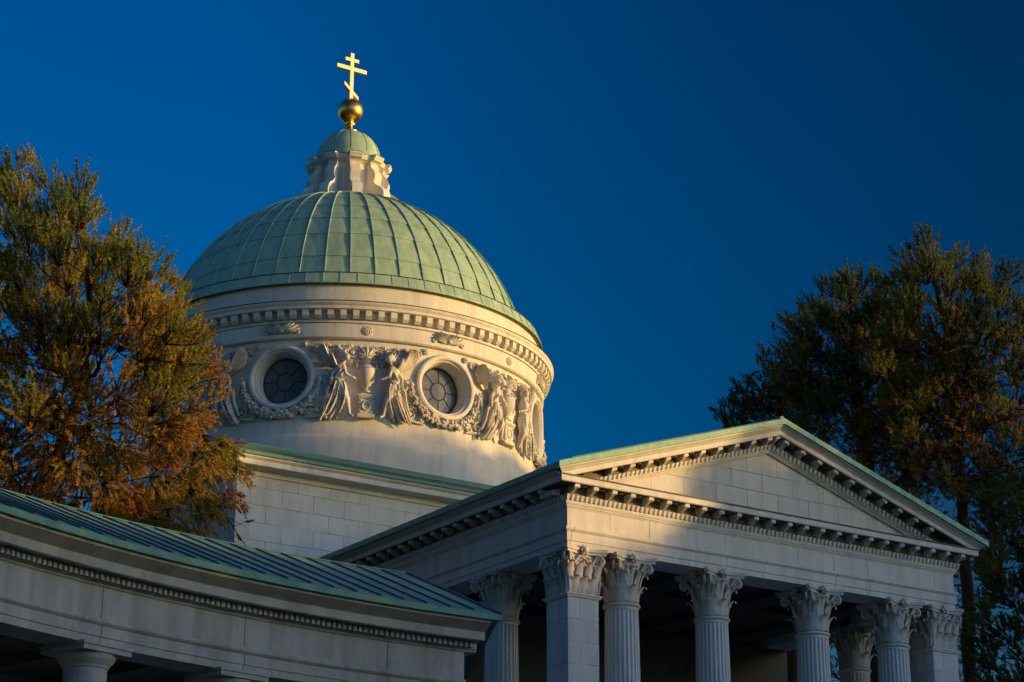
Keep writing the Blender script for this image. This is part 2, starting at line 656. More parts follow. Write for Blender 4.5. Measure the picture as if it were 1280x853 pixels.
# flank gutters (cyma) under the roof edge
b = MB()
SIM = [(.40, 14.253), (.475, 14.255), (.50, 14.28), (.545, 14.31), (.575, 14.32), (.58, 14.343), (.40, 14.343)]
b.loft([[(-d, -.39, z) for d, z in SIM], [(-d, PY + .3, z) for d, z in SIM]])
b.build('eaves_moulding', M['wall'], church)
b = MB()
b.loft([[(W + d, -.39, z) for d, z in SIM], [(W + d, PY + .3, z) for d, z in SIM]])
b.build('eaves_moulding', M['wall'], church)

# portico roof: sheet, edge, ridge cap
b = MB()
e = EV
zt = 14.475
rz = zt + SL * (W / 2 + e)
b.prism([(-e, 14.346), (-e, zt), (W / 2, rz), (W + e, zt), (W + e, 14.346), (W / 2, rz - .129)], 'y', -e, -.55)
for s_ in (0, 1):
    X0, X1 = ((-e, -.56) if s_ == 0 else (W + .56, W + e))
    b.box(X0, X1, -.548, PY + .4, 14.346, 14.473)
pr = b.build('roof_edge', M['rake'], church)
b = MB()
b.prism([(-.56, zt - .03), (W / 2, rz - .05), (W + .56, zt - .03), (W + .56, zt + .015), (W / 2, rz + .0), (-.56, zt + .015)], 'y', -.57, PY + 2.4)
b.prism([(-.25, zt + .10), (W / 2, rz - .02), (W + .25, zt + .10), (W + .25, zt + .145), (W / 2, rz + .01), (-.25, zt + .145)], 'y', -.45, PY + 2.4)
for i in range(28):
    y = -.5 + i * .56
    for s_ in (-1, 1):
        xa, xb = W / 2 + s_ * (W / 2 + .22), W / 2
        b.loft([[(xa, y - .012, zt + .13), (xa, y + .012, zt + .13), (xa, y + .012, zt + .18), (xa, y - .012, zt + .18)],
                [(xb, y - .012, rz - .01), (xb, y + .012, rz - .01), (xb, y + .012, rz + .04), (xb, y - .012, rz + .04)]])
b.tube([(W / 2, -.55, rz + .01), (W / 2, PY + 2.4, rz + .01)], .075, 8)
b.build('portico_roof', M['roof'], church)


# ---- columns and their capitals
def leaf(mb, c, ang, r0, z0, h, wd, curl, square=None):
    """one acanthus leaf, curling out at the tip"""
    pts = []
    ca, sa = math.cos(ang), math.sin(ang)
    rows = [(0, 0.0, .85), (.35, .015, 1.0), (.65, .04, .95), (.86, .10, .8), (.97, curl * .75, .55), (.93, curl, .35), (.83, curl * 1.02, .12)]
    L = []
    for t, o, ww in rows:
        ring = []
        for k in (-1, -.5, 0, .5, 1):
            tt = wd / 2 * ww * k
            lift = .025 * (1 - abs(k)) + (.012 if abs(k) == .5 else 0)
            rr = r0 + o + lift
            ring.append((c[0] + ca * rr - sa * tt, c[1] + sa * rr + ca * tt, z0 + h * t))
        L.append(ring)
    inner = []
    mb.loft(L, closed=False)


def spiral(mb, c, ex, ez, r, turns, rad0, rad1, n=14, a0=0.0, sgn=1):
    P, R = [], []
    for i in range(n):
        t = i / (n - 1)
        a = a0 + sgn * t * turns * 2 * math.pi
        q = r * (1 - .82 * t)
        P.append(np.asarray(c) + q * (math.cos(a) * np.asarray(ex) + math.sin(a) * np.asarray(ez)))
        R.append(rad0 + (rad1 - rad0) * t)
    mb.tube(P, R, 6)


def volutes(mb, c, z, r, ang, size):
    ca, sa = math.cos(ang), math.sin(ang)
    ex = np.array([ca, sa, 0])
    tx = np.array([-sa, ca, 0])
    ez = np.array([0, 0, 1.0])
    for s_ in (-1, 1):
        p = np.array([c[0], c[1], z]) + ex * r + tx * s_ * size * .28
        spiral(mb, p, ex, ez, size * .5, 1.4, size * .17, size * .08, 14, math.pi * .75, -1)
        q0 = np.array([c[0], c[1], z - size * 1.7]) + ex * (r * .62) + tx * s_ * size * .8
        q2 = p + ez * size * .45 - ex * size * .15
        q1 = (q0 + q2) / 2 + ez * size * .25 - ex * size * .1
        mb.tube([q0, q1, q2], [size * .10, size * .13, size * .16], 6)
    mb.ball(np.array([c[0], c[1], z]) + ex * r, (size * .2,) * 3, 8, 4)


def abacus(mb, c, z0, z1, half, dip, diag):
    for za, zb, k in ((z0, z0 + (z1 - z0) * .45, .94), (z0 + (z1 - z0) * .45 + .002, z1, 1.0)):
        poly = []
        for q in range(4):
            a = q * math.pi / 2
            ex, ey = np.array([math.cos(a), math.sin(a)]), np.array([-math.sin(a), math.cos(a)])
            for t in np.linspace(-1, 1, 9):
                off = half * k - dip * (1 - t * t)
                poly.append(np.asarray(c) + ex * off + ey * t * (half * k - .05))
        mb.prism([tuple(p) for p in poly], 'z', za, zb)


CZ0, CZ1 = 11.80, 12.828                # capital zone


def capital_round(c, r):
    mb = MB()
    # bell, ring
    mb.lathe([(r * .94, CZ0 + .02), (r * .95, CZ0 + .3), (r * 1.0, CZ0 + .55), (r * 1.12, CZ0 + .78), (r * 1.28, CZ0 + .89)], c, n=32)
    for k in range(8):
        leaf(mb, c, k * math.pi / 4, r * .95, CZ0 + .03, .38, .235, .19)
        leaf(mb, c, (k + .5) * math.pi / 4, r * .97, CZ0 + .05, .68, .22, .23)
    for k in range(8):
        leaf(mb, c, k * math.pi / 4 + .0, r * .95, CZ0 + .25, .60, .12, .16)
    for k in range(4):
        volutes(mb, c, CZ1 - .25, r * 1.62, math.pi / 4 + k * math.pi / 2, .22)
        a = k * math.pi / 2
        ex = np.array([math.cos(a), math.sin(a), 0])
        tx = np.array([-math.sin(a), math.cos(a), 0])
        for s_ in (-1, 1):
            p0 = np.array([c[0], c[1], CZ1 - .23]) + ex * r * 1.16 + tx * s_ * .085
            spiral(mb, p0, tx * s_, np.array([0, 0, 1.0]), .075, 1.2, .028, .014, 10, math.pi, -1)
            mb.tube([np.array([c[0], c[1], CZ0 + .55]) + ex * r * 1.02 + tx * s_ * .2, p0 - tx * s_ * -.05 + np.array([0, 0, -.05])], [.02, .03], 5)
        f = np.array([c[0], c[1], CZ1 - .055]) + ex * r * 1.36
        mb.ball(f, (.085,) * 3, 8, 5)
        for j in range(6):
            t = j * math.pi / 3
            mb.ball(f + (tx * math.cos(t) + np.array([0, 0, 1]) * math.sin(t)) * .08, (.042,) * 3, 6, 4)
        leaf(mb, c, a, r * 1.0, CZ0 + .55, .4, .12, .22)
    abacus(mb, c, CZ1 - .13, CZ1, r * 1.62, .17, 0)
    return mb


def flute_ring(c, r, z, n=24, sub=8):
    pts = []
    for i in range(n * sub):
        a = 2 * math.pi * i / (n * sub)
        ph = (i % sub) / sub
        dep = .058 * r * max(0.0, math.sin(math.pi * (ph - .12) / .76)) ** .7 * 1.5 if .12 < ph < .88 else 0
        pts.append((c[0] + (r - dep) * math.cos(a), c[1] + (r - dep) * math.sin(a), z))
    return pts


def make_column(x, y):
    r1 = .37
    c = (x, y)
    mb = MB()
    zs = np.linspace(ZB + .5, CZ0 - .13, 9)
    rings = []
    for z in zs:
        t = (z - zs[0]) / (zs[-1] - zs[0])
        rings.append(flute_ring(c, r1 * (1.19 - .19 * t ** 1.7), z))
    mb.loft(rings)
    col = mb.build('column', M['wall'], church, 35, origin=(x, y, ZB))
    mb = MB()
    mb.lathe([(r1 * .98, CZ0 - .128), (r1 * 1.0, CZ0 - .10), (r1 * 1.0, CZ0 - .07), (r1 * 1.09, CZ0 - .055), (r1 * 1.14, CZ0 - .025), (r1 * 1.09, CZ0 + .005), (r1 * .94, CZ0 + .018)], c, n=40)
    o = mb.build('necking_ring', M['wall'], None, 40, origin=(x, y, ZB))
    o.parent = col
    o.location = (0, 0, 0)
    o = capital_round(c, r1).build('capital', M['relief'], None, 40, origin=(x, y, ZB))
    o.parent = col
    o.location = (0, 0, 0)
    mb = MB()
    R0 = r1 * 1.19
    mb.lathe([(0, ZB + .16), (R0 * 1.32, ZB + .16), (R0 * 1.38, ZB + .22), (R0 * 1.32, ZB + .29), (R0 * 1.12, ZB + .31), (R0 * 1.1, ZB + .36), (R0 * 1.2, ZB + .40), (R0 * 1.2, ZB + .45), (R0 * 1.0, ZB + .5), (0, ZB + .5)], c, n=40)
    mb.box(x - R0 * 1.4, x + R0 * 1.4, y - R0 * 1.4, y + R0 * 1.4, ZB + .002, ZB + .158)
    o = mb.build('column_base', M['wall'], None, 40, origin=(x, y, ZB))
    o.parent = col
    o.location = (0, 0, 0)
    return col


proto = make_column(1.72, .42)
base = np.array(church.location)
for x, y in ((4.22, .42), (7.18, .42), (9.68, .42), (.42, 3.2), (W - .42, 3.2)):
    c = copy_tree(proto, church)
    c.location = (x - base[0], y - base[1], ZB - base[2])


def make_pillar(x, y):
    h = .40
    mb = MB()
    mb.box(x - h, x + h, y - h, y + h, ZB + .5, CZ0 - .06)
    pl = mb.build('corner_pillar', M['block'], church, origin=(x, y, ZB))
    mb = MB()
    for k, z0, z1 in ((1.09, CZ0 - .055, CZ0 - .01), (1.16, CZ0 - .012, CZ0 + .022)):
        mb.box(x - h * k, x + h * k, y - h * k, y + h * k, z0, z1)
    o = mb.build('necking_ring', M['wall'], None, origin=(x, y, ZB))
    o.parent = pl
    o.location = (0, 0, 0)
    mb = MB()
    mb.box(x - h * .97, x + h * .97, y - h * .97, y + h * .97, CZ0 + .024, CZ1 - .135)
    for q in range(4):
        a = q * math.pi / 2
        ex, tx = np.array([math.cos(a), math.sin(a)]), np.array([-math.sin(a), math.cos(a)])
        for t in (-.62, -.0, .62):
            cc = np.array([x, y]) + tx * t * h * .9
            leaf(mb, cc, a, h * .97, CZ0 + .03, .38, .21, .19)
        for t in (-.95, -.31, .31, .95):
            cc = np.array([x, y]) + tx * t * h * .95
            leaf(mb, cc, a if abs(t) < .9 else a + math.copysign(.0, t), h * .97, CZ0 + .05, .68, .19, .21)
        e3, t3 = np.array([*ex, 0]), np.array([*tx, 0])
        for s_ in (-1, 1):
            p0 = np.array([x, y, CZ1 - .24]) + e3 * h * 1.08 + t3 * s_ * .09
            spiral(mb, p0, t3 * s_, np.array([0, 0, 1.0]), .085, 1.2, .032, .016, 10, math.pi, -1)
            mb.tube([np.array([x, y, CZ0 + .5]) + e3 * h * 1.0 + t3 * s_ * .26, np.array([x, y, CZ0 + .66]) + e3 * h * 1.04 + t3 * s_ * .22, p0 + t3 * s_ * .07], [.022, .03, .03], 5)
        f = np.array([x, y, CZ1 - .05]) + e3 * h * 1.2
        mb.ball(f, (.085,) * 3, 8, 5)
        for j in range(6):
            t = j * math.pi / 3
            mb.ball(f + (t3 * math.cos(t) + np.array([0, 0, 1]) * math.sin(t)) * .08, (.042,) * 3, 6, 4)
        volutes(mb, (x, y), CZ1 - .25, h * 1.52, a + math.pi / 4, .22)
    abacus(mb, (x, y), CZ1 - .13, CZ1, h * 1.45, .13, 0)
    o = mb.build('capital', M['relief'], None, 40, origin=(x, y, ZB))
    o.parent = pl
    o.location = (0, 0, 0)
    mb = MB()
    for k, z0, z1 in ((1.35, ZB + .002, ZB + .18), (1.25, ZB + .182, ZB + .34), (1.12, ZB + .342, ZB + .498)):
        mb.box(x - h * k, x + h * k, y - h * k, y + h * k, z0, z1)
    o = mb.build('pillar_base', M['wall'], None, origin=(x, y, ZB))
    o.parent = pl
    o.location = (0, 0, 0)
    return pl


pp = make_pillar(.41, .41)
for x, y in ((W - .41, .41),):
    c = copy_tree(pp, church)
    c.location = (x - base[0], y - base[1], ZB - base[2])

# ---- block under the drum
BX0, BX1, BY0, BY1 = -1.48, 12.88, PY, 28.1
b = MB()
b.box(BX0, BX1, BY0, BY1, 0, 17.28)
b.build('block_wall', M['block'], church)


def ring_rect(mb, prof):
    rings = []
    for d, z in prof:
        rings.append([(BX0 - d, BY0 - d, z), (BX1 + d, BY0 - d, z), (BX1 + d, BY1 + d, z), (BX0 - d, BY1 + d, z)])
    mb.loft(rings)


b = MB()
ring_rect(b, [(.0, 17.282), (.05, 17.285), (.05, 17.31), (.03, 17.33), (.03, 17.40), (.10, 17.45), (.36, 17.46), (.40, 17.455), (.42, 17.47), (.42, 17.60), (.45, 17.62), (.50, 17.66), (.50, 17.70)])
b.build('block_cornice', M['wall'], church)
b = MB()
ring_rect(b, [(.56, 17.703), (.56, 17.79), (.44, 17.80)])
b.build('eaves_edge', M['edge'], church)
b = MB()
ring_rect(b, [(.43, 17.80), (.43, 17.86), (.24, 17.87)])
ring_rect(b, [(.10, 17.95), (.14, 17.96), (.14, 18.0), (.0, 18.02)])
b.build('gutter', M['flash'], church)
b = MB()
ring_rect(b, [(.40, 17.872), (-.1, 18.05), (-.72, 18.42), (-.9, 18.44)])
b.build('block_roof', M['edge'], church)

# ---- drum
RW = 6.26
DC = (DX, DY)


def cyl(V, a0=0.0):
    """flat relief coordinates (s along the wall, d outward, z up) wrapped on the drum at bearing a0 (radians)"""
    V = np.asarray(V, float).reshape(-1, 3)
    a = a0 + V[:, 0] / RW
    r = RW + V[:, 1]
    return np.stack([DX + r * np.cos(a), DY + r * np.sin(a), V[:, 2]], -1)


WINZ, WR = 21.27, .90
ZL, ZH = 19.96, 22.42
b = MB()
b.lathe([(6.40, 17.9), (6.40, 19.40), (6.375, 19.47), (6.30, 19.56), (6.27, 19.96)], DC, n=192)
# wall with a round hole in each of the eight bays
hw = RW * math.pi / 8
for k in range(8):
    a0 = rad(-90 + 45 * k)
    n = 96
    th = np.linspace(0, 2 * math.pi, n, endpoint=False)
    rings = []
    for t in (0, .12, .3, .55, .8, 1.0):
        ring = []
        for a in th:
            ci = np.array([WR * math.cos(a), WINZ + WR * math.sin(a)])
            dx, dz = math.cos(a), math.sin(a)
            q = min((hw / abs(dx)) if abs(dx) > 1e-9 else 1e9, ((ZH - WINZ) / dz if dz > 1e-9 else ((WINZ - ZL) / -dz if dz < -1e-9 else 1e9)))
            co = np.array([q * dx, WINZ + q * dz])
            pnt = ci + (co - ci) * t
            ring.append((pnt[0], 0, pnt[1]))
        rings.append(cyl(ring, a0))
    # corners of the patch
    b.loft(rings, caps=False)
    for sx in (-1, 1):
        for z in (ZL, ZH):
            idx = np.argsort([abs(x - sx * 1) for x in range(1)])
    ring = rings[-1]
b.lathe([(RW - .004, 19.9), (RW - .004, 20.20)], DC, n=192)
b.lathe([(RW - .004, 22.15), (RW - .004, 22.5)], DC, n=192)
b.build('drum_wall', M['drum'], church, 30)

b = MB()
b.lathe([(6.2, 22.415), (6.36, 22.415), (6.40, 22.45), (6.40, 22.86), (6.36, 22.865), (6.36, 22.88), (6.43, 22.885), (6.43, 22.955), (6.40, 22.96), (6.40, 23.235),
         (6.62, 23.24), (6.63, 23.225), (6.66, 23.235), (6.66, 23.33), (6.70, 23.37), (6.72, 23.42), (6.72, 23.448), (6.15, 23.49)], DC, n=256)
nd = 112
for i in range(nd):
    a = 2 * math.pi * i / nd
    hw2 = .09
    ca, sa = math.cos(a), math.sin(a)
    poly = [(6.39, 22.99), (6.52, 22.97), (6.60, 23.05), (6.61, 23.237), (6.39, 23.237)]
    b.loft([[(DX + r * ca - s_ * hw2 * sa, DY + r * sa + s_ * hw2 * ca, z) for r, z in poly] for s_ in (-1, 1)])
b.build('drum_cornice', M['drum'], church, 30)
b = MB()
b.lathe([(6.735, 23.445), (6.735, 23.466), (6.2, 23.51)], DC, n=256)
b.build('cornice_flashing', M['flash'], church, 30)
b = MB()
b.lathe([(6.25, 23.45), (6.25, 24.10), (6.28, 24.12), (6.28, 24.16)], DC, n=256)
b.build('attic_wall', M['drum'], church, 30)

# ---- dome: skirt with panels, ribs and lapped sheets
DA, DB, DZC = 5.95, 6.2, 23.0


def dome_r(z):
    return DA * math.sqrt(max(0, 1 - ((z - DZC) / DB) ** 2))


b = MB()
zf = 24.50
prof = [(6.25, 24.13), (6.37, 24.13), (6.375, 24.165), (6.25, zf), (6.22, zf + .02), (dome_r(zf) - .02, zf + .06)]
b.lathe(prof, DC, n=256)
zz = [zf + .01]
rows = [24.5, 25.3, 26.2, 26.9, 27.55, 28.1, 28.55, 28.85, 29.02]
P = []
for i in range(len(rows) - 1):
    z0, z1 = rows[i], rows[i + 1]
    for t in (0, .33, .66, .985):
        z = z0 + (z1 - z0) * t
        P.append((dome_r(z) + .028 * (1 - t), z))      # each sheet laps over the one below
b.lathe(P, DC, n=224)
NR = 48
for i in range(NR):
    a = 2 * math.pi * (i + .35) / NR
    ca, sa = math.cos(a), math.sin(a)
    zs = np.linspace(24.52, 29.0, 26)
    rings = []
    for z in zs:
        r = dome_r(z)
        slope = math.atan2(DB * DB * r, DA * DA * (z - DZC) + 1e-9)
        nr, nz = (r / DA ** 2), ((z - DZC) / DB ** 2)
        L = math.hypot(nr, nz)
        nr, nz = nr / L, nz / L
        hw2 = .010
        ring = []
        for s_, o in ((-1, -.02), (-1, .05), (1, .05), (1, -.02)):
            rr, z_ = r + nr * o, z + nz * o
            ring.append((DX + rr * ca - s_ * hw2 * sa, DY + rr * sa + s_ * hw2 * ca, z_))
        rings.append(ring)
    b.loft(rings)
for i in range(78):
    a = 2 * math.pi * i / 78
    ca, sa = math.cos(a), math.sin(a)
    rings = []
    for r, z in ((6.375, 24.165), (6.25, zf)):
        rings.append([(DX + (r + o) * ca - s_ * .012 * sa, DY + (r + o) * sa + s_ * .012 * ca, z + o) for s_, o in ((-1, -.01), (-1, .009), (1, .009), (1, -.01))])
    b.loft(rings)
b.lathe([(1.30, 28.93), (1.80, 28.82), (1.84, 28.86), (1.84, 28.93), (1.78, 29.0), (1.2, 29.06)], DC, n=96)
dome = b.build('dome', M['copper'], church, 25)
b = MB()
b.lathe([(6.30, 24.105), (6.372, 24.105), (6.380, 24.128), (6.30, 24.128)], DC, n=256)
b.lathe([(6.255, zf - .012), (6.272, zf - .008), (6.265, zf + .014), (6.22, zf + .03)], DC, n=256)
o = b.build('skirt_flashing', M['flash'], None, 30, origin=tuple(base))
o.parent = dome
o.location = (0, 0, 0)

# ---- lantern
lant = empty('lantern', (0, 0, 29.1), church)
b = MB()
b.lathe([(1.02, 28.9), (1.02, 29.28), (1.0, 29.3), (1.0, 30.12), (1.03, 30.13), (1.03, 30.20), (1.0, 30.21), (1.0, 30.34), (1.06, 30.36), (1.10, 30.40), (1.20, 30.42), (1.22, 30.47), (1.26, 30.53), (1.26, 30.56), (.9, 30.62)], DC, n=80)
b.build('lantern_wall', M['drum'], lant, 30)
CON = [(0.9, 29.0), (1.76, 28.98), (1.76, 29.18), (1.71, 29.32), (1.58, 29.44), (1.42, 29.53), (1.33, 29.62), (1.30, 29.70), (1.34, 29.78), (1.36, 29.92), (1.31, 30.06), (1.22, 30.16), (1.16, 30.24), (1.16, 30.36), (.9, 30.36)]
for k in range(10):
    a = rad(-109 + 36 * k)
    ca, sa = math.cos(a), math.sin(a)
    b = MB()
    b.loft([[(DX + r * ca - s_ * sa, DY + r * sa + s_ * ca, z) for r, z in CON] for s_ in (-.16, .16)])
    for zc_, rr in ((29.27, .11),):
        q = [(1.60 + rr * math.cos(t), zc_ + rr * math.sin(t)) for t in np.linspace(0, 2 * math.pi, 12, endpoint=False)]
        b.loft([[(DX + r * ca - s_ * sa, DY + r * sa + s_ * ca, z) for r, z in q] for s_ in (-.18, .18)])
    CC = [(.95, 30.362), (1.17, 30.362), (1.20, 30.40), (1.34, 30.42), (1.36, 30.47), (1.41, 30.53), (1.41, 30.575), (.95, 30.63)]
    b.loft([[(DX + r * ca - s_ * sa, DY + r * sa + s_ * ca, z) for r, z in CC] for s_ in (-.20, .20)])
    b.build('scroll_buttress', M['drum'], lant, 30)
b = MB()
b.lathe([(.9, 30.6), (1.10, 30.60), (1.10, 30.66), (1.06, 30.68), (1.05, 30.80)] + [(1.05 * math.cos(t), 30.80 + 1.05 * math.sin(t)) for t in np.linspace(.06, math.pi / 2 - .08, 14)] + [(0, 31.86)], DC, n=72)
for k in range(12):
    a = rad(30 * k + 5)
    b.tube([(DX + 1.055 * math.cos(t) * math.cos(a), DY + 1.055 * math.cos(t) * math.sin(a), 30.80 + 1.055 * math.sin(t)) for t in np.linspace(.02, math.pi / 2 - .1, 10)], .010, 4)
b.build('lantern_dome', M['copper'], lant, 30)
b = MB()
for k in range(10):
    a = rad(-109 + 36 * k)
    ca, sa = math.cos(a), math.sin(a)
    b.loft([[(DX + r * ca - s_ * sa, DY + r * sa + s_ * ca, z) for r, z in ((1.0, 30.635), (1.42, 30.578), (1.42, 30.592), (1.0, 30.655))] for s_ in (-.21, .21)])
b.lathe([(1.27, 30.562), (1.27, 30.575), (1.0, 30.635)], DC, n=80)
b.build('lantern_flashing', M['flash'], lant, 30)

# ---- gilt ball and cross
b = MB()
b.lathe([(0, 31.80), (.30, 31.80), (.31, 31.84), (.24, 31.89), (.13, 31.95), (.095, 32.02), (.10, 32.07), (.17, 32.10), (.18, 32.14), (.11, 32.17), (.12, 32.21), (.20, 32.24), (.22, 32.27)] +
        [(.425 * math.cos(t), 32.635 + .425 * math.sin(t)) for t in np.linspace(-1.02, math.pi / 2, 28)], DC, n=56)
b.build('gilt_ball', M['gold'], church, 40)
b = MB()


def bar(x0, x1, z0, z1, th=.045, sl=0.0):
    xs = [(DX + x0, z0 - sl * x0), (DX + x1, z0 - sl * x1), (DX + x1, z1 - sl * x1), (DX + x0, z1 - sl * x0)]
    b.prism(xs, 'y', DY - th, DY + th)


bar(-.062, .062, 33.0, 34.74, .05)
bar(-.56, .56, 34.10, 34.235, .047)
bar(-.255, .255, 34.43, 34.55, .047)
bar(-.27, .27, 33.30, 33.42, .047, .85)
b.build('cross', M['crossgold'], church)

# ---- round windows
for k in range(8):
    a0 = rad(-90 + 45 * k)
    wn = MB()
    fp = [(.99, -.02), (.99, .07), (.965, .115), (.91, .135), (.86, .12), (.83, .075), (.815, .03), (.79, .03), (.755, -.10), (.73, -.45), (.99, -.45)]
    rings = []
    for t in np.linspace(0, 2 * math.pi, 72, endpoint=False):
        rings.append(cyl([(r * math.cos(t), d, WINZ + r * math.sin(t)) for r, d in fp], a0))
    wn.loft(rings + [rings[0]], caps=False)
    wo_ = wn.build('round_window', M['drum'], church, 35)
    pane = MB()
    pane.loft([cyl([(r * math.cos(t), -.40, WINZ + r * math.sin(t)) for t in np.linspace(0, 2 * math.pi, 48, endpoint=False)], a0) for r in (.745, .4, .02)])
    po = pane.build('glass_pane', M['glass'], None, 40, origin=tuple(base))
    po.parent = wo_
    po.location = (0, 0, 0)
    bars = MB()
    for r in (.68, .27):
        T = np.linspace(0, 2 * math.pi, 40)
        bars.tube(cyl([(r * math.cos(t), -.385, WINZ + r * math.sin(t)) for t in T], a0), .012, 4)
    for j in range(8):
        t = rad(45 * j + 22.5 * 0)
        bars.tube(cyl([(r * math.cos(t), -.385, WINZ + r * math.sin(t)) for r in (.27, .74)], a0), .009, 4)
    po = bars.build('glazing_bars', M['iron'], None, 40, origin=tuple(base))
    po.parent = wo_
    po.location = (0, 0, 0)


# ---- stucco reliefs: angels leaning on an urn, garlands, scrolls
def meta_mesh(elements, res=.022):
    """blend many balls into one continuous modelled surface, returned as verts and faces"""
    mbd = bpy.data.metaballs.new('clay')
    mbd.resolution = res
    mbd.render_resolution = res
    mbd.threshold = .6
    ob = bpy.data.objects.new('clay', mbd)
    COL.objects.link(ob)
    for c, r in elements:
        el = mbd.elements.new(type='BALL')
        el.co = c
        el.radius = r / .575
        el.stiffness = 2
    bpy.context.view_layer.update()
    dg = bpy.context.evaluated_depsgraph_get()
    ev = ob.evaluated_get(dg)
    me = ev.to_mesh()
    V = np.array([v.co[:] for v in me.vertices])
    F = [tuple(p.vertices) for p in me.polygons]
    ev.to_mesh_clear()
    bpy.data.objects.remove(ob)
    bpy.data.metaballs.remove(mbd)
    return V, F


def limb(E, pts, radii, step=.5):
    pts = np.asarray(pts, float)
    for i in range(len(pts) - 1):
        a, b_ = pts[i], pts[i + 1]
        ra, rb = radii[i], radii[i + 1]
        n = max(2, int(np.linalg.norm(b_ - a) / (min(ra, rb) * step + .008)))
        for t in np.linspace(0, 1, n):
            E.append((tuple(a + (b_ - a) * t), (ra + (rb - ra) * t) * .86))


def angel_elements():
    """a robed winged figure leaning in towards the urn (which stands at s = 0); s<0 side"""
    E = []
    # torso and neck
    limb(E, [(-.74, .13, 20.98), (-.80, .13, 21.22), (-.76, .15, 21.45), (-.70, .17, 21.55)], [.145, .105, .135, .10])
    limb(E, [(-.70, .17, 21.55), (-.64, .21, 21.68)], [.055, .05])
    # head, bowed to the urn: skull, jaw, nose, brow, hair with a bun
    E += [((-.61, .24, 21.80), .105), ((-.575, .27, 21.745), .07), ((-.525, .30, 21.765), .022), ((-.555, .325, 21.80), .03), ((-.56, .30, 21.715), .028)]
    for i in range(16):
        t = i / 15 * math.pi
        E.append(((-.64 - .085 * math.sin(t), .22 + .03 * math.cos(3 * t), 21.82 + .09 * math.cos(t)), .042))
    E += [((-.745, .2, 21.80), .055)]
    # arms
    limb(E, [(-.66, .22, 21.50), (-.60, .28, 21.26), (-.42, .25, 21.17)], [.062, .05, .036])
    E.append(((-.385, .24, 21.165), .042))
    for q in range(4):
        limb(E, [(-.37, .245 - .01 * q, 21.185 - .018 * q), (-.315, .23, 21.165 - .02 * q)], [.014, .011])
    limb(E, [(-.84, .16, 21.48), (-.97, .20, 21.25), (-.99, .22, 21.0)], [.062, .05, .036])
    E.append(((-.99, .22, 20.96), .042))
    # legs under the robe, bare feet
    limb(E, [(-.70, .15, 20.95), (-.55, .22, 20.52), (-.47, .15, 20.12)], [.125, .085, .055])
    limb(E, [(-.47, .15, 20.10), (-.38, .20, 20.03)], [.045, .035])
    limb(E, [(-.80, .13, 20.95), (-.98, .14, 20.50), (-1.12, .12, 20.10)], [.125, .085, .055])
    limb(E, [(-1.12, .12, 20.08), (-1.10, .17, 19.97)], [.045, .035])
    # robe: long folds falling from the hips and trailing behind
    R = np.random.default_rng(3)
    for i in range(12):
        t = i / 11
        x0 = -.62 - .24 * t
        xk = -.60 - .42 * t + .03 * math.sin(i * 2.1)
        x1 = -.74 - .58 * t + .05 * math.sin(i * 1.3)
        zend = 20.10 - .16 * t + .06 * math.sin(i * 2.7)
        d = .13 + .09 * (i % 2) + .04 * math.sin(i * 1.9)
        P = []
        for u in np.linspace(0, 1, 8):
            x = (1 - u) ** 2 * x0 + 2 * u * (1 - u) * (xk + .10) + u * u * x1
            z = 21.04 + (zend - 21.04) * u
            P.append((x, d + .06 * math.sin(u * math.pi) - .05 * u, z))
        limb(E, P, [.036 - .012 * (i % 2) + .01 * math.sin(i * 3.1 + q) for q in range(8)], .7)
    # a fold wrapped round the raised thigh
    for q in range(3):
        limb(E, [(-.86, .16, 20.98 - .07 * q), (-.68, .25, 20.84 - .10 * q), (-.53, .25, 20.62 - .06 * q)], [.03, .036, .026])
    # sash round the waist, mantle over the shoulder
    limb(E, [(-.66, .24, 21.12), (-.80, .24, 21.09), (-.92, .18, 21.16)], [.035, .04, .035])
    limb(E, [(-.63, .25, 21.50), (-.76, .27, 21.33), (-.88, .22, 21.15)], [.03, .035, .035])
    limb(E, [(-.90, .17, 21.12), (-1.08, .17, 20.85), (-1.14, .15, 20.5), (-1.26, .13, 20.2)], [.045, .05, .045, .035])
    return E


def feather(mb, p0, ang, L, wd, d0, bend=0.0):
    """a long feather lying on the wall; ang in the (s, z) plane"""
    k = 7
    rings = []
    x, z, a = p0[0], p0[1], ang
    for i in range(k):
        t = i / (k - 1)
        ww = wd * (.55 + .45 * math.sin(math.pi * min(1, t * 1.15 + .1))) * (1 if t < .9 else .45)
        nx, nz = -math.sin(a), math.cos(a)
        d = d0 + .05 * math.sin(t * math.pi)
        rings.append([(x - nx * ww / 2, d - .01, z - nz * ww / 2), (x, d + .035, z), (x + nx * ww / 2, d - .01, z + nz * ww / 2), (x, d - .06, z)])
        x += math.cos(a) * L / (k - 1)
        z += math.sin(a) * L / (k - 1)
        a += bend / (k - 1)
    mb.loft(rings)


def wing_mb(mirror):
    mb = MB()
    # the raised wing behind the shoulder, reaching up and back over the window
    for i in range(9):
        t = i / 8
        feather(mb, (-.84 - .10 * t, 21.46 + .06 * t), rad(158 - 40 * t), .66 + .16 * math.sin(t * 2.6), .10, .10 + .012 * i, rad(-12))
    for i in range(7):
        t = i / 6
        feather(mb, (-.80 - .06 * t, 21.48 + .05 * t), rad(152 - 38 * t), .38, .09, .19 + .008 * i, rad(-10))
    # the second wing, seen beyond the head
    for i in range(6):
        t = i / 5
        feather(mb, (-.74 + .04 * t, 21.62), rad(128 - 55 * t), .46, .11, .07 + .012 * i, rad(14))
    for i in range(5):
        t = i / 4
        feather(mb, (-.74 + .03 * t, 21.60), rad(122 - 45 * t), .26, .10, .15, rad(10))
    return mb


AV, AF = meta_mesh(angel_elements())


def mirrored(mb, s_):
    return mb.mapped(lambda V: V * np.array([s_, 1, 1]))


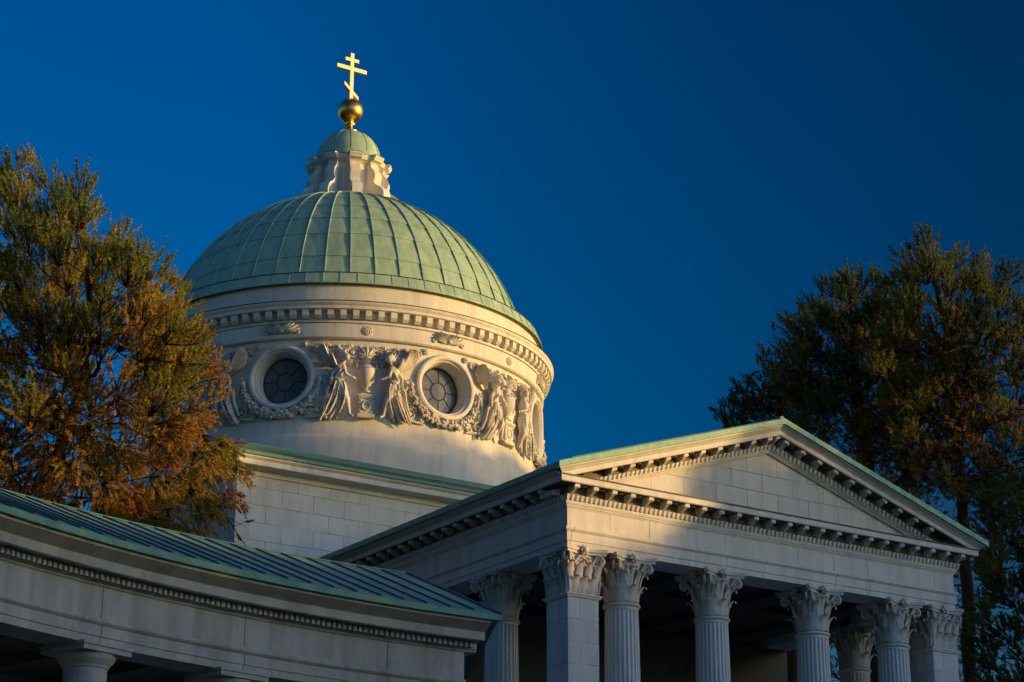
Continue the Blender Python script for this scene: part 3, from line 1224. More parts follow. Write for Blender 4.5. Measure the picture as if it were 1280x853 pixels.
def relief_urn(a0):
    mb = MB()
    prof = [(.0, 20.78), (.15, 20.78), (.16, 20.83), (.10, 20.87), (.085, 20.93), (.12, 20.98), (.20, 21.10), (.245, 21.28), (.255, 21.45), (.235, 21.50), (.24, 21.53), (.20, 21.56), (.13, 21.62), (.11, 21.72), (.12, 21.78), (.18, 21.82), (.19, 21.85), (.0, 21.85)]
    mb.lathe(prof, (0, .06), n=28)
    for s_ in (-1, 1):
        mb.tube([(s_ * .23, .08, 21.45), (s_ * .29, .1, 21.58), (s_ * .27, .1, 21.72), (s_ * .20, .1, 21.76), (s_ * .14, .1, 21.72)], .026, 6)
    for i in range(24):
        t = i / 24 * 2 * math.pi
        mb.ball((.25 * math.cos(t), .06 + .25 * math.sin(t), 21.515), .018, 6, 4)
    # plume of leaves
    for i in range(7):
        a = rad(90 + (i - 3) * 21)
        feather(mb, (0.03 * math.cos(a), 21.84), a, .40 - .05 * abs(i - 3), .09, .10 - .008 * abs(i - 3), rad((i - 3) * 22))
    mb.mapped(lambda V: cyl(V, a0))
    u = mb.build('urn', M['relief'], church, 40)
    pm = MB()
    pm.box(-.24, .24, -.05, .20, 20.03, 20.14)
    pm.box(-.20, .20, -.05, .17, 20.142, 20.60)
    pm.box(-.23, .23, -.05, .20, 20.602, 20.67)
    pm.box(-.25, .25, -.05, .215, 20.672, 20.72)
    pm.box(-.17, .17, -.05, .16, 20.722, 20.778)
    T = np.linspace(0, 2 * math.pi, 20)
    pm.tube([(.11 * math.cos(t), .175, 20.38 + .13 * math.sin(t)) for t in T], .026, 6)
    for i in range(9):
        pm.ball((-.2 + .05 * i, .2, 20.635), .02, 6, 4)
    for s_ in (-1, 1):
        for zq in (20.2, 20.54):
            pm.ball((s_ * .15, .17, zq), .028, 6, 4)
    pm.mapped(lambda V: cyl(V, a0))
    o = pm.build('pedestal', M['relief'], None, 40, origin=tuple(base))
    o.parent = u
    o.location = (0, 0, 0)


def relief_scrolls(a0):
    mb = MB()
    ex, ez = np.array([1.0, 0, 0]), np.array([0, 0, 1.0])
    for s_ in (-1, 1):
        stem = [(s_ * x, .05, z) for x, z in ((.10, 21.95), (.22, 22.10), (.38, 22.17), (.55, 22.10), (.70, 22.12), (.88, 22.22), (1.05, 22.18), (1.22, 22.21), (1.40, 22.27), (1.56, 22.22))]
        mb.tube(stem, np.linspace(.045, .022, len(stem)), 6)
        for cx_, cz_, r, tn in ((.40, 22.00, .18, 1.6), (.44, 21.68, .095, 1.4), (.82, 22.05, .15, 1.5), (1.18, 22.05, .15, 1.5), (1.50, 22.12, .13, 1.4), (1.76, 22.24, .09, 1.3), (1.22, 21.72, .11, 1.4)):
            spiral(mb, (s_ * cx_, .06, cz_), ex * s_, ez, r, tn, .034, .02, 18, math.pi * .6, -1)
            mb.ball((s_ * cx_, .07, cz_), (.05, .06, .05), 8, 5)
            for j in range(5):
                t = j * 2 * math.pi / 5
                mb.ball((s_ * cx_ + .05 * math.cos(t), .085, cz_ + .05 * math.sin(t)), .026, 6, 4)
        for j in range(14):
            x = .2 + 1.35 * j / 13
            a = rad(90 + 70 * math.sin(j * 2.1))
            feather(mb, (s_ * x, 22.12 + .05 * math.sin(j)), a if s_ > 0 else math.pi - a, .13, .07, .05, rad(40 * s_))
        for j in range(6):
            x = .25 + .07 * j
            feather(mb, (s_ * x, 21.80 - .04 * (j % 3)), rad(-70 - 10 * j) if s_ > 0 else rad(250 + 10 * j), .10, .05, .04, .3)
    mb.mapped(lambda V: cyl(V, a0))
    mb.build('scroll_ornament', M['relief'], church, 40)
    for s_ in (-1, 1):
        mb = MB()
        mb.tube([(s_ * 1.0, .05, 20.06), (s_ * 1.15, .06, 20.12), (s_ * 1.3, .06, 20.10), (s_ * 1.5, .06, 20.06), (s_ * 1.75, .05, 20.03)], [.03, .04, .045, .04, .025], 6)
        for cx_, cz_, r, tn in ((1.30, 20.28, .16, 1.5), (1.62, 20.14, .11, 1.4), (1.03, 20.16, .10, 1.4)):
            spiral(mb, (s_ * cx_, .06, cz_), ex * s_, ez, r, tn, .034, .02, 18, math.pi * .6, -1)
            mb.ball((s_ * cx_, .07, cz_), (.05, .06, .05), 8, 5)
        for j in range(7):
            a = rad(30 + 20 * j)
            feather(mb, (s_ * (1.3 + .17 * math.cos(a)), 20.28 + .17 * math.sin(a)), a if s_ > 0 else math.pi - a, .12, .07, .05, rad(30 * s_))
        mb.mapped(lambda V: cyl(V, a0))
        mb.build('acanthus_flourish', M['relief'], church, 40)


def garland(a0):
    mb = MB()
    R = np.random.default_rng(11)
    T = np.linspace(rad(188), rad(352), 46)
    for t in T:
        f = .25 + .85 * math.sin((t - T[0]) / (T[-1] - T[0]) * math.pi)
        rr = .055 + .085 * f
        for j in range(6):
            q = R.uniform(0, 2 * math.pi)
            o = R.uniform(0, rr)
            mb.ball(((1.13 + o * math.cos(q)) * math.cos(t), .05 + rr * .55 + o * .8 * math.sin(q), WINZ - .02 + (1.13 + o * math.cos(q)) * math.sin(t)), R.uniform(.03, .058) * (0.7 + .6 * f), 6, 4)
    # ribbon tails from the ends
    for s_ in (-1, 1):
        mb.tube([(s_ * 1.12, .07, 21.18), (s_ * 1.20, .09, 21.32), (s_ * 1.30, .08, 21.26), (s_ * 1.26, .08, 21.08), (s_ * 1.34, .07, 20.9), (s_ * 1.3, .06, 20.72)], [.03, .04, .035, .04, .035, .02], 6)
        mb.ball((s_ * 1.14, .1, 21.16), .085, 10, 6)
    mb.mapped(lambda V: cyl(V, a0))
    mb.build('garland', M['relief'], church, 40)


def crest(a0):
    mb = MB()
    for i in range(13):
        t = i / 12
        a = rad(180 - 180 * t)
        feather(mb, (.05 * math.cos(a), 22.60), a, .20 + .30 * abs(math.cos(a)) ** 1.2, .085, .17, rad(30 * math.cos(a)))
    for i in range(9):
        a = rad(180 * i / 8)
        mb.ball((.2 * math.cos(a), .20, 22.60 + .14 * math.sin(a)), .035, 6, 4)
    for s_ in (-1, 1):
        spiral(mb, (s_ * .47, .17, 22.62), np.array([s_, 0, 0]), np.array([0, 0, 1.0]), .07, 1.3, .024, .014, 12, math.pi, 1)
    mb.ball((0, .2, 22.64), (.09, .07, .08), 8, 5)
    mb.mapped(lambda V: cyl(V, a0))
    mb.build('crest_ornament', M['relief'], church, 40)


def rosette(a0):
    mb = MB()
    T = np.linspace(0, 2 * math.pi, 24)
    mb.tube([(.125 * math.cos(t), .15, 22.66 + .125 * math.sin(t)) for t in T], .018, 5)
    for i in range(6):
        t = i * math.pi / 3 + .3
        mb.ball((.07 * math.cos(t), .15, 22.66 + .07 * math.sin(t)), (.042, .035, .042), 8, 5)
    mb.ball((0, .16, 22.66), .034, 8, 5)
    mb.mapped(lambda V: cyl(V, a0))
    mb.build('rosette', M['relief'], church, 40)


for k in range(-2, 1):
    a0 = rad(-112.5 + 45 * (k + 1))
    relief_urn(a0)
    relief_scrolls(a0)
    rosette(a0)
    for s_ in (1, -1):
        mb = MB()
        mb.add(AV * np.array([s_, 1.3, 1]), AF)
        mb.mapped(lambda V: cyl(V, a0))
        an = mb.build('angel', M['relief'], church, 60)
        wm = mirrored(wing_mb(s_), s_).mapped(lambda V: V * np.array([1, 1.35, 1])).mapped(lambda V: cyl(V, a0))
        o = wm.build('wing', M['relief'], None, 40, origin=tuple(base))
        o.parent = an
        o.location = (0, 0, 0)
for k in range(-2, 2):
    a0 = rad(-90 + 45 * k)
    garland(a0)
    crest(a0)

# ------------------------------------------------------------------ the curved colonnade on the left
WC = (-6.23, -25.95)
wing = empty('curved_colonnade', (-6.23, -5.0, 0))
tag(wing, 'grey curved colonnade with dentils and a blue-green seamed copper roof', 'colonnade')
A0, A1 = 88.35, 156.0
RE = 20.17
RF = 20.77
b = MB()
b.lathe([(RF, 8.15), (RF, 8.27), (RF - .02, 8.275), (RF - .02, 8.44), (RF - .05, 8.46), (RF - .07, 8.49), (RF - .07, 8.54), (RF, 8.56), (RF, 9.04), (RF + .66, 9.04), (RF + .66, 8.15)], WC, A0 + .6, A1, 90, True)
b.build('entablature', M['wing'], wing, 30)
b = MB()
b.lathe([(RF - .01, 9.042), (RF - .03, 9.06), (RF - .03, 9.08), (RF - .06, 9.10), (RF - .06, 9.215), (RF - .30, 9.22), (RF - .32, 9.205), (RF - .345, 9.22), (RF - .345, 9.36), (RF - .38, 9.385), (RF - .42, 9.40), (RF - .52, 9.47), (RF - .56, 9.485), (RF - .56, 9.53),
         (RF + 5.5, 9.53), (RF + 5.3, 9.2), (RF + 5.0, 9.042)], WC, A0, A1, 90, True)
aa = np.arange(A0 + .45, A1, .303)
for a in aa:
    ca, sa = math.cos(rad(a)), math.sin(rad(a))
    q = [(RF - .17, 9.108), (RF - .05, 9.108), (RF - .05, 9.218), (RF - .17, 9.218)]
    b.loft([[(WC[0] + r * ca - s_ * sa, WC[1] + r * sa + s_ * ca, z) for r, z in q] for s_ in (-.033, .033)])
b.build('dentil_cornice', M['wing'], wing, 30)
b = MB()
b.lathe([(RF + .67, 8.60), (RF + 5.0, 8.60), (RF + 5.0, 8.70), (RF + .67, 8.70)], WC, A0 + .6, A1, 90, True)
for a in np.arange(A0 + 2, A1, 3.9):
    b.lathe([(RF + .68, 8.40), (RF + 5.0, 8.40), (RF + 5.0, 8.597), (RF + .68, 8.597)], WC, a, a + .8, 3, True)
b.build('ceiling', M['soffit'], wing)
# joints between the blocks of the beam, cut as thin dark strips
for a in (93.3, 101.4, 109.5, 117.6, 125.7):
    b = MB()
    ca, sa = math.cos(rad(a)), math.sin(rad(a))
    for r, z0, z1 in ((RF - .003, 8.565, 9.038), (RF - .023, 8.28, 8.435), (RF - .003, 8.155, 8.268)):
        b.loft([[(WC[0] + rr * ca - s_ * sa, WC[1] + rr * sa + s_ * ca, z) for rr, z in ((r, z0), (r + .02, z0), (r + .02, z1), (r, z1))] for s_ in (-.006, .006)])
    b.build('masonry_joint', M['flash'], wing)
# roof with a hipped end, seams and edge
RR, ZR = 23.2, 10.96
b = MB()
b.lathe([(RE - .04, 9.533), (RE - .04, 9.635), (RE + .08, 9.64), (RE + .08, 9.533)], WC, A0 - .5, A1, 90, True)
b.lathe([(RR - .07, ZR - .02), (RR - .03, ZR + .015), (RR + .03, ZR + .015), (RR + .07, ZR - .02)], WC, A0 + .1, A1, 90, True)
b.build('roof_edge', M['edge'], wing, 30)
b = MB()


def wp(r, a, z):
    return (WC[0] + r * math.cos(rad(a)), WC[1] + r * math.sin(rad(a)), z)


RB = 26.3
nA = 90
AH = A0 + .15
top = [wp(RR, a, ZR) for a in np.linspace(AH, A1, nA)]
inn = [wp(RE, a, 9.645) for a in np.linspace(A0 - .5, A1, nA)]
out = [wp(RB, a, 9.645) for a in np.linspace(A0 - 6.5, A1, nA)]
b.add(inn + top + out, [(i, i + 1, nA + i + 1, nA + i) for i in range(nA - 1)] + [(nA + i, nA + i + 1, 2 * nA + i + 1, 2 * nA + i) for i in range(nA - 1)] + [(0, nA, 2 * nA)])
n_s = 90
nf0 = len(b.f)
for i in range(n_s):
    ai = A0 - .4 + i * 1.36
    if ai > A1 - 1:
        break
    p0 = np.array(wp(RE + .07, ai, 9.675))
    at_ = max(AH, AH + (ai - A0 + .5) * (A1 - AH) / (A1 - A0 + .5))
    p1 = np.array(wp(RR - .12, at_, ZR - .055))
    t = p1 - p0
    sd_ = np.cross(t, (0, 0, 1))
    sd_ = sd_ / np.linalg.norm(sd_) * .009
    nn = np.cross(sd_, t)
    nn = nn / np.linalg.norm(nn)
    if nn[2] < 0:
        nn = -nn
    b.loft([[p - sd_ - nn * .01, p + sd_ - nn * .01, p + sd_ + nn * .032, p - sd_ + nn * .032] for p in (p0, p1)])
hp0, hp1 = np.array(wp(RE, A0 - .5, 9.66)), np.array(wp(RR, AH, ZR + .01))
b.tube([hp0, hp1], .03, 6)
ro = b.build('roof', M['roof'], wing)
ro.data.materials.append(M['seam'])
for i in range(nf0, len(ro.data.polygons)):
    ro.data.polygons[i].material_index = 1
b = MB()
b.lathe([(RF + 5.05, 0), (RF + 5.05, 8.69), (RF + 5.45, 8.69), (RF + 5.45, 0)], WC, A0, A1, 60, True)
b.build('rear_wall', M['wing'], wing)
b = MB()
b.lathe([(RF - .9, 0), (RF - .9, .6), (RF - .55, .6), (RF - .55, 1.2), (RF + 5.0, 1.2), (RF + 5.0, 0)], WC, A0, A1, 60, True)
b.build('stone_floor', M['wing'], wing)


def make_wing_column(a):
    r = .335
    x, y = WC[0] + (RF + .33) * math.cos(rad(a)), WC[1] + (RF + .33) * math.sin(rad(a))
    mb = MB()
    mb.lathe([(0, 1.45), (r * 1.18, 1.45), (r * 1.18, 3.2), (r * 1.12, 5.4), (r, 7.52), (0, 7.52)], (x, y), n=40)
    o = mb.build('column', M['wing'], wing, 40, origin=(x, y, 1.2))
    mb = MB()
    mb.lathe([(r, 7.50), (r * 1.09, 7.53), (r * 1.11, 7.56), (r * 1.09, 7.59), (r, 7.61), (r, 7.80), (r * 1.06, 7.82), (r * 1.06, 7.84), (r * 1.10, 7.86), (r * 1.28, 7.92), (r * 1.36, 7.98), (r * 1.36, 8.02), (0, 8.02)], (x, y), n=40)
    h = r * 1.45
    mb.box(x - h, x + h, y - h, y + h, 8.022, 8.10)
    h = r * 1.52
    mb.box(x - h, x + h, y - h, y + h, 8.102, 8.148)
    c = mb.build('capital', M['wing'], None, 40, origin=(x, y, 1.2))
    c.parent = o
    c.location = (0, 0, 0)
    # turn the square top to follow the curve
    mb = MB()
    mb.lathe([(0, 1.3), (r * 1.5, 1.3), (r * 1.55, 1.36), (r * 1.5, 1.42), (r * 1.18, 1.45), (0, 1.45)], (x, y), n=40)
    mb.box(x - r * 1.6, x + r * 1.6, y - r * 1.6, y + r * 1.6, 1.202, 1.298)
    c = mb.build('column_base', M['wing'], None, 40, origin=(x, y, 1.2))
    c.parent = o
    c.location = (0, 0, 0)
    return o


wcol = make_wing_column(90.0)
wbase = np.array(wing.location)
wcol.rotation_euler = (0, 0, 0)
for i, a in enumerate((101.6, 109.4, 117.2, 125.0, 132.8, 140.6, 148.4)):
    c = copy_tree(wcol, wing)
    x, y = WC[0] + (RF + .33) * math.cos(rad(a)), WC[1] + (RF + .33) * math.sin(rad(a))
    c.location = (x - wbase[0], y - wbase[1], 1.2)
    c.rotation_euler = (0, 0, rad(a - 90))
wcol.location = np.array((WC[0] + (RF + .33) * math.cos(rad(90.9)), WC[1] + (RF + .33) * math.sin(rad(90.9)), 1.2)) - wbase


# ------------------------------------------------------------------ trees
def inside(poly, p):
    x, y = p
    c = False
    n = len(poly)
    j = n - 1
    for i in range(n):
        xi, yi = poly[i]
        xj, yj = poly[j]
        if (yi > y) != (yj > y) and x < (xj - xi) * (y - yi) / (yj - yi + 1e-9) + xi:
            c = not c
        j = i
    return c


def needles(P, A, L, n, ln, wd, R):
    m = len(P)
    t = R.uniform(0, 1, (m, n, 1))
    B = P[:, None, :] + A[:, None, :] * L[:, None, None] * t
    rv = R.normal(size=(m, n, 3))
    rv -= (rv * A[:, None, :]).sum(-1, keepdims=True) * A[:, None, :]
    rv /= np.linalg.norm(rv, axis=-1, keepdims=True) + 1e-9
    D = A[:, None, :] * .75 + rv * .75
    D /= np.linalg.norm(D, axis=-1, keepdims=True)
    l = ln * R.uniform(.7, 1.15, (m, n, 1)) * (1 - .3 * t)
    sv = np.cross(D, R.normal(size=(m, n, 3)))
    sv /= np.linalg.norm(sv, axis=-1, keepdims=True) + 1e-9
    V = np.stack([B - sv * wd / 2, B + sv * wd / 2, B + D * l], 2).reshape(-1, 3)
    return V, np.arange(len(V)).reshape(-1, 3)


def make_tree(name, label, cat, group, poly, lobes, sparse, depth, thick, trunk, mat, tintf, seed, spacing=40, lobe_r=25, per=46, n_needles=60,
              ln=.095, wd=.026, shoot=(.25, .5), layers=3, bare=0, bare_y=(480, 640)):
    """a branching frame whose limbs end in tufted boughs; each bough is a burst of needled shoots"""
    R = np.random.default_rng(seed)
    xs, ys = [q[0] for q in poly], [q[1] for q in poly]
    pxm = depth / FPX
    B = [(x, y, R.uniform(-.35, .35) * thick, q) for x, y, q in lobes]
    for ly in range(layers):
        mid = ((ly + .5) / layers * 2 - 1) * thick
        mine = []
        for _ in range(2500):
            x, y = R.uniform(min(xs), max(xs)), R.uniform(min(ys), max(ys))
            if not inside(poly, (x, y)) or R.uniform() < sparse(x, y):
                continue
            if any(math.hypot(x - c[0], y - c[1]) < spacing for c in mine):
                continue
            mine.append((x, y, mid + R.uniform(-1, 1) * thick / layers, lobe_r * R.uniform(.6, 1.35)))
        B += mine
    C3 = np.array([at(c[0], c[1], depth + c[2]) for c in B])
    TP = np.array([at(x, y, depth + dz) for x, y, dz, q in trunk])
    TR = [q[3] for q in trunk]
    foot = TP[0].copy()
    foot[2] = 0
    tr = empty(name, foot)
    tag(tr, label, cat, group)
    wood = MB()
    fine = np.linspace(0, 1, 26)
    tpts = np.stack([np.interp(fine, np.linspace(0, 1, len(TP)), TP[:, k]) for k in range(3)], -1)
    trs = np.interp(fine, np.linspace(0, 1, len(TP)), TR)
    tpts += R.normal(size=tpts.shape) * .04
    wood.tube(np.vstack([[foot], tpts]), np.concatenate([[trs[0] * 1.3], trs]), 10)
    nodes_ = [q for q in tpts[1:]]
    nr = [q for q in trs[1:]]
    order = np.argsort([np.min(np.linalg.norm(tpts - c, axis=1)) for c in C3])
    P, A, L, T = [], [], [], []
    for i in order:
        c = C3[i]
        x, y, dz, rp = B[i]
        Rm = rp * pxm
        t0, dr = tintf(x, y, R)
        j = np.argmin(abs(tpts[:, 2] - c[2]))
        outw = np.array([*(c[:2] - tpts[j][:2]), 0])
        outw /= np.linalg.norm(outw) + .4
        b_ = c - outw * Rm * .7 + np.array([0, 0, -Rm * .75 if dr > 0 else Rm * .5])
        Nn = np.array(nodes_)
        d = np.linalg.norm(Nn - b_, axis=1) + np.maximum(0, Nn[:, 2] - b_[2] + .1) * 1.2
        j = int(np.argmin(d))
        p0 = Nn[j]
        sag = np.array([0, 0, -.12 * np.linalg.norm(b_ - p0)])
        mid = [p0 + (b_ - p0) * t + sag * math.sin(t * math.pi) * .8 + R.normal(size=3) * .06 for t in (.33, .66)]
        r0 = max(min(nr[j] * .62, .09), .02)
        wood.tube([p0, mid[0], mid[1], b_], [r0, r0 * .85, r0 * .7, r0 * .55], 5)
        for q, f in ((mid[0], .85), (mid[1], .7), (b_, .55)):
            nodes_.append(q)
            nr.append(r0 * f)
        tl = t0 + R.normal() * .06
        k = int(per * (rp / lobe_r) ** 2 * R.uniform(.8, 1.2))
        for s_ in range(k):
            q = R.normal(size=3)
            q = q / np.linalg.norm(q) * R.uniform(.15, 1) ** .5
            p_ = c + q * Rm * np.array([.9, .9, .8])
            dv = (p_ - b_)
            dv = dv / (np.linalg.norm(dv) + 1e-6) + np.array([0, 0, dr * .7]) + R.normal(size=3) * .22
            dv /= np.linalg.norm(dv)
            l = R.uniform(*shoot)
            P.append(p_)
            A.append(dv)
            L.append(l)
            T.append(tl + R.normal() * .07 - .05 * q[2])
            if s_ % 2 == 0:
                wood.tube([b_, (b_ + p_) / 2 + R.normal(size=3) * .04, p_], [.014, .010, .006], 3, caps=False)
    nb = len(nodes_)
    zz_ = [at(trunk[0][0], bare_y[0], depth)[2], at(trunk[0][0], bare_y[1], depth)[2]]
    cand = [i for i in range(nb) if zz_[1] < nodes_[i][2] < zz_[0]] or list(range(nb))
    for _ in range(bare):
        i = cand[R.integers(len(cand))]
        p = np.array(nodes_[i])
        dv = R.normal(size=3) * np.array([1, 1, .45])
        dv /= np.linalg.norm(dv)
        l = R.uniform(.7, 2.2)
        pts = [p, p + dv * l * .5 + R.normal(size=3) * .08, p + dv * l + R.normal(size=3) * .15 - np.array([0, 0, .1 * l])]
        wood.tube(pts, [.024, .016, .008], 4, caps=False)
        for q in range(7):
            t = R.uniform(.25, 1)
            o = pts[0] + (pts[1] - pts[0]) * min(1, t * 2) if t < .5 else pts[1] + (pts[2] - pts[1]) * (t * 2 - 1)
            e_ = o + (dv * .5 + R.normal(size=3) * .6) * R.uniform(.25, .7)
            wood.tube([o, (o + e_) / 2 + R.normal(size=3) * .03, e_], [.010, .008, .005], 3, caps=False)
            if R.uniform() < .35:
                P.append(e_)
                A.append(np.array([0, 0, 1.0]) * .5 + R.normal(size=3) * .5)
                A[-1] = A[-1] / np.linalg.norm(A[-1])
                L.append(.22)
                T.append(.8 + R.normal() * .1)
    P, A, L, T = np.array(P), np.array(A), np.array(L), np.clip(np.array(T), 0, 1)
    V, F = needles(P, A, L, n_needles, ln, wd, R)
    tint = np.clip(np.repeat(T, n_needles) + R.normal(size=len(F)) * .05, 0, 1)
    rawmesh('foliage', V, F, mat, tint, tr, foot)
    wood.build('trunk', M['bark'], tr, 60)


def tint_left(x, y, R):
    # green candle shoots on top, turning to rust lower down; the lower boughs droop
    f = np.interp(y + .1 * x, [230, 330, 430, 520, 640], [.18, .27, .42, .57, .66])
    f += .14 * math.sin(x * .045 + y * .031) + .08 * math.sin(x * .11 - y * .07)
    return f, float(np.interp(y, [250, 400, 480, 600], [1.15, .9, .25, -.7]))


left_poly = [(-90, 215), (0, 235), (60, 252), (92, 262), (118, 315), (150, 318), (185, 355), (212, 388), (235, 445), (246, 500), (248, 530), (278, 572), (280, 612), (245, 655), (215, 690), (-90, 690)]
left_lobes = [(8, 216, 20), (34, 210, 17), (62, 230, 18), (98, 236, 20), (114, 268, 15), (151, 296, 16), (168, 345, 15), (192, 332, 20), (214, 355, 17), (230, 378, 15), (246, 420, 16), (262, 464, 15),
              (268, 498, 13), (284, 562, 17), (300, 592, 15), (292, 622, 15), (256, 652, 18), (-40, 205, 22)]


def sp_left(x, y):
    s_ = np.interp(y, [200, 400, 470, 640], [.0, .05, .35, .45])
    if x < 130 and y > 440:
        s_ += .28
    return s_


make_tree('larch_tree', 'rust and olive larch behind the curved colonnade, left of the domed church', 'tree', None, left_poly, left_lobes, sp_left, 53.5, 3.0,
          [(46, 720, 0, .20), (60, 610, 0, .17), (86, 530, 0, .14), (108, 470, 0, .12), (112, 360, .3, .10), (100, 260, .3, .05)], M['needles'], tint_left, 21,
          spacing=37, lobe_r=25, per=44, n_needles=64, ln=.10, wd=.026, shoot=(.26, .52), layers=3, bare=120, bare_y=(440, 660))


def tint_right(x, y, R):
    f = .26 + .18 * math.sin(x * .043 + y * .021) + .10 * math.sin(x * .09 - y * .06)
    f += np.interp(y, [300, 380, 470, 640], [.14, .04, .12, .40])
    return f, float(np.interp(y, [320, 450, 560, 650], [1.1, .7, .1, -.2]))


def tint_dark(x, y, R):
    f = .15 + .10 * math.sin(x * .05 + y * .03) + np.interp(y, [400, 560], [0, .2])
    return f, .7


G = 'tall conifers behind the portico'
main_poly = [(1112, 410), (1134, 345), (1165, 330), (1200, 345), (1230, 358), (1262, 368), (1300, 420), (1320, 500), (1300, 600), (1210, 630), (1120, 560), (1100, 470)]
main_lobes = [(1160, 306, 16), (1134, 322, 15), (1182, 331, 15), (1199, 326, 11), (1224, 334, 15), (1262, 346, 16), (1243, 368, 14), (1288, 388, 16), (1118, 362, 16), (1108, 402, 15), (1150, 345, 15), (1205, 362, 15)]
make_tree('pine_tree', 'tallest green pine rising over the right slope of the pediment', 'tree', G, main_poly, main_lobes,
          lambda x, y: float(np.interp(y, [300, 420, 480, 560], [.0, .10, .60, .90])), 76, 3.8,
          [(1213, 860, 0, .24), (1208, 700, 0, .21), (1200, 600, 0, .18), (1196, 500, 0, .14), (1180, 400, 0, .12), (1162, 320, 0, .05)], M['dneedles'], tint_right, 5,
          spacing=33, lobe_r=19, per=36, n_needles=54, ln=.14, wd=.036, shoot=(.32, .62), layers=3, bare=300, bare_y=(440, 700))
mid_poly = [(995, 425), (1030, 382), (1060, 366), (1110, 378), (1140, 430), (1145, 600), (1080, 565), (1020, 520), (985, 490)]
mid_lobes = [(1060, 350, 15), (1084, 352, 13), (1101, 364, 13), (1035, 364, 14), (1012, 386, 13), (991, 406, 14), (986, 441, 13), (1042, 398, 14), (1005, 430, 14)]
make_tree('pine_tree', 'bushy dark pine between the pediment apex and the tallest pine', 'tree', G, mid_poly, mid_lobes,
          lambda x, y: float(np.interp(y, [340, 420, 470, 560], [0, .12, .55, .88])), 80, 3.2,
          [(1098, 860, 0, .3), (1092, 640, 0, .25), (1080, 540, 0, .2), (1066, 440, 0, .14), (1062, 360, 0, .05)], M['dneedles'],
          lambda x, y, R: (tint_right(x, y, R)[0] - .10, tint_right(x, y, R)[1]), 9, spacing=31, lobe_r=18, per=36, n_needles=54, ln=.14, wd=.036, shoot=(.32, .62), layers=3, bare=240, bare_y=(430, 620))
low_poly = [(915, 535), (935, 505), (960, 490), (990, 475), (1020, 485), (1030, 555), (950, 555)]
low_lobes = [(957, 447, 8), (967, 462, 10), (945, 481, 10), (928, 490, 10), (912, 508, 9), (902, 524, 8), (985, 463, 8), (975, 485, 11), (950, 500, 12), (930, 512, 11), (958, 472, 8), (1000, 462, 10)]
make_tree('spruce_tree', 'low near-black spruce just above the apex of the pediment', 'tree', G, low_poly, low_lobes, lambda x, y: .25, 84, 2.2,
          [(990, 860, 0, .3), (985, 600, 0, .2), (978, 520, 0, .12), (966, 460, 0, .04)], M['dneedles'], tint_dark, 13, spacing=24, lobe_r=13, per=22, n_needles=54, ln=.14, wd=.04, shoot=(.3, .6), layers=2, bare=60, bare_y=(470, 560))
rt_poly = [(1235, 640), (1262, 610), (1300, 600), (1340, 640), (1340, 900), (1215, 900), (1222, 790), (1240, 700)]
make_tree('larch_tree', 'dark larch with a few rusty boughs at the right of the portico', 'tree', G, rt_poly, [(1250, 660, 14), (1240, 720, 13), (1232, 770, 13)], lambda x, y: .2, 70, 2.2,
          [(1300, 900, 0, .25), (1296, 780, 0, .2), (1290, 700, 0, .13), (1285, 640, 0, .05)], M['dneedles'], lambda x, y, R: (.35 + .25 * math.sin(x * .06 + y * .03), .2), 17,
          spacing=32, lobe_r=19, per=38, n_needles=54, ln=.13, wd=.036, shoot=(.3, .55), layers=2, bare=60, bare_y=(600, 850))
back_poly = [(1000, 520), (1060, 560), (1120, 610), (1200, 660), (1240, 700), (1240, 880), (1030, 880), (1030, 700), (980, 560)]
make_tree('birch_tree', 'thin bare-branched tree seen through the right end of the portico', 'tree', G, back_poly, [], lambda x, y: .9, 92, 3.5,
          [(1150, 900, 0, .25), (1148, 760, 0, .2), (1140, 640, 0, .14), (1120, 560, 0, .06)], M['dneedles'], lambda x, y, R: (.65 + .2 * math.sin(x * .05), .1), 23,
          spacing=40, lobe_r=16, per=20, n_needles=30, ln=.13, wd=.034, shoot=(.3, .6), layers=2, bare=260, bare_y=(540, 860))

# ------------------------------------------------------------------ the wood across the lawn, which shades the lower walls
hx, hy = math.cos(rad(SUN_AZ)), math.sin(rad(SUN_AZ))
px_, py_ = -hy, hx
R = np.random.default_rng(4)
prof_u = [-50, -20, -8, -3, -1, 0.1, 1.0, 1.95, 2.25, 2.65, 5.2, 6.5, 9, 11, 12.5, 13.2, 14, 15.5, 17.8, 20.5, 23, 25, 26.5, 28, 29.5, 36, 48]
prof_v = [11, 11, 11.1, 11.5, 12.0, 12.3, 12.65, 13.6, 15.0, 15.6, 15.95, 16.8, 18.6, 19.3, 20.1, 20.3, 20.2, 20.05, 19.85, 20.6, 20.8, 20.8, 21.0, 22.0, 26.5, 29, 30]
nq = 120000
u = R.uniform(-50, 48, nq)
dd = R.uniform(56, 66, nq)
topz = np.interp(u, prof_u, prof_v) + 61 * math.tan(rad(SUN_EL)) + .16 * np.sin(u * 2.7) + .14 * np.sin(u * 6.1 + dd) - np.abs(dd - 61) * .08
z = topz * np.sqrt(R.uniform(.002, 1, nq))
near_top = R.uniform(size=nq) < .35
z = np.where(near_top, topz - R.uniform(0, 3.0, nq) ** 1.3, z)
c = np.stack([hx * dd + px_ * u, hy * dd + py_ * u, z], -1)
a_ = R.normal(size=(nq, 3))
a_ /= np.linalg.norm(a_, axis=1)[:, None]
b_ = np.cross(a_, R.normal(size=(nq, 3)))
b_ /= np.linalg.norm(b_, axis=1)[:, None]
sz = np.where(topz - z < 1.0, .15, np.where(topz - z < 2.0, .28, .5))[:, None]
V = np.stack([c - a_ * sz, c - b_ * sz * .6, c + a_ * sz, c + b_ * sz * .6], 1).reshape(-1, 3)
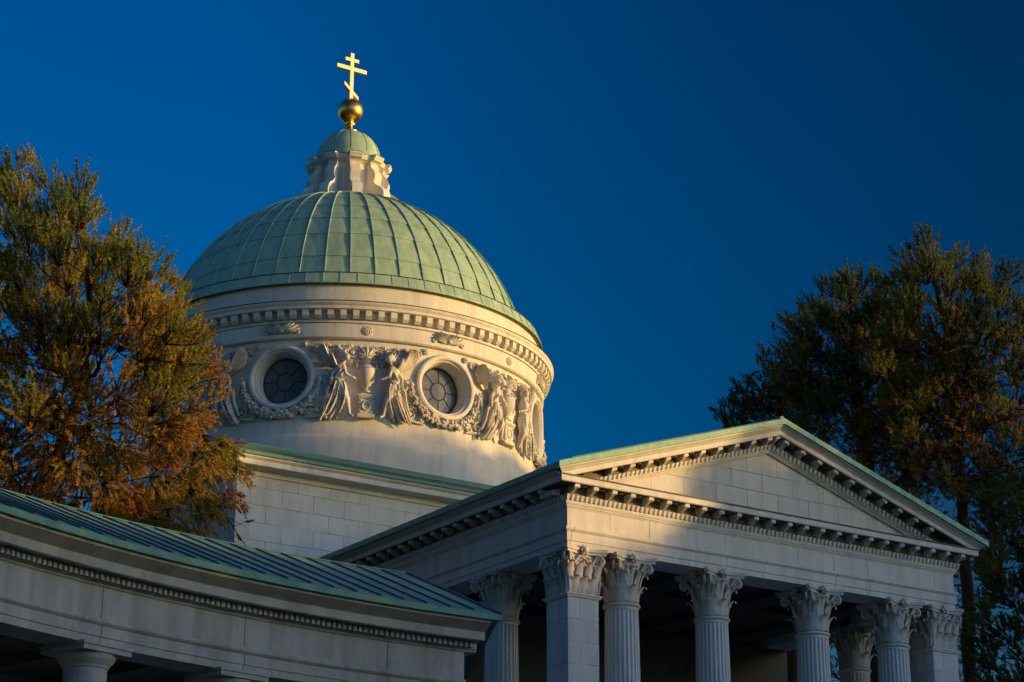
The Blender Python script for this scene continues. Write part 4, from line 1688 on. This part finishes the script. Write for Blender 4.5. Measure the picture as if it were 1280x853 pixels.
wd_ = rawmesh('wood', V, np.arange(len(V)).reshape(-1, 4), M['dneedles'], R.uniform(.1, .7, nq))
tag(wd_, 'dark wood of tall conifers across the lawn, facing the church front', 'wood', kind='stuff')

# unseen wood added left of and behind the viewer to cut the western skylight
nq = 50000
t_ = np.radians(R.uniform(84, 228, nq))
rr_ = R.uniform(48, 58, nq)
hh_ = 23 + 1.6 * np.sin(t_ * 31) + 1.2 * np.sin(t_ * 77 + 1)
zz_ = hh_ * np.sqrt(R.uniform(.001, 1, nq))
c = np.stack([CAM[0] + rr_ * np.cos(t_), CAM[1] + rr_ * np.sin(t_), zz_], -1)
a_ = R.normal(size=(nq, 3))
a_ /= np.linalg.norm(a_, axis=1)[:, None]
b_ = np.cross(a_, R.normal(size=(nq, 3)))
b_ /= np.linalg.norm(b_, axis=1)[:, None]
sz = R.uniform(.3, .7, nq)[:, None]
V = np.stack([c - a_ * sz, c - b_ * sz * .7, c + a_ * sz, c + b_ * sz * .7], 1).reshape(-1, 3)
ww = rawmesh('wood', V, np.arange(len(V)).reshape(-1, 4), M['dneedles'], R.uniform(.1, .6, nq))
tag(ww, 'added dark wood out of view on the west side, dimming the skylight', 'wood', kind='stuff')

# far ring of woods below the view, added to block the horizon glow
nq = 60000
t_ = R.uniform(0, 2 * math.pi, nq)
rr_ = R.uniform(165, 185, nq)
hh_ = 13 + 2.2 * np.sin(t_ * 23) + 1.5 * np.sin(t_ * 61 + 1) + 1.0 * np.sin(t_ * 151)
zz_ = hh_ * np.sqrt(R.uniform(.001, 1, nq))
c = np.stack([rr_ * np.cos(t_), rr_ * np.sin(t_), zz_], -1)
a_ = R.normal(size=(nq, 3))
a_ /= np.linalg.norm(a_, axis=1)[:, None]
b_ = np.cross(a_, R.normal(size=(nq, 3)))
b_ /= np.linalg.norm(b_, axis=1)[:, None]
sz = R.uniform(.5, 1.3, nq)[:, None]
V = np.stack([c - a_ * sz, c - b_ * sz * .7, c + a_ * sz, c + b_ * sz * .7], 1).reshape(-1, 3)
tl = rawmesh('added_treeline', V, np.arange(len(V)).reshape(-1, 4), M['dneedles'], R.uniform(.1, .6, nq))
tag(tl, 'added low ring of distant woods out of view, blocking the horizon glow', 'added_treeline', kind='stuff')
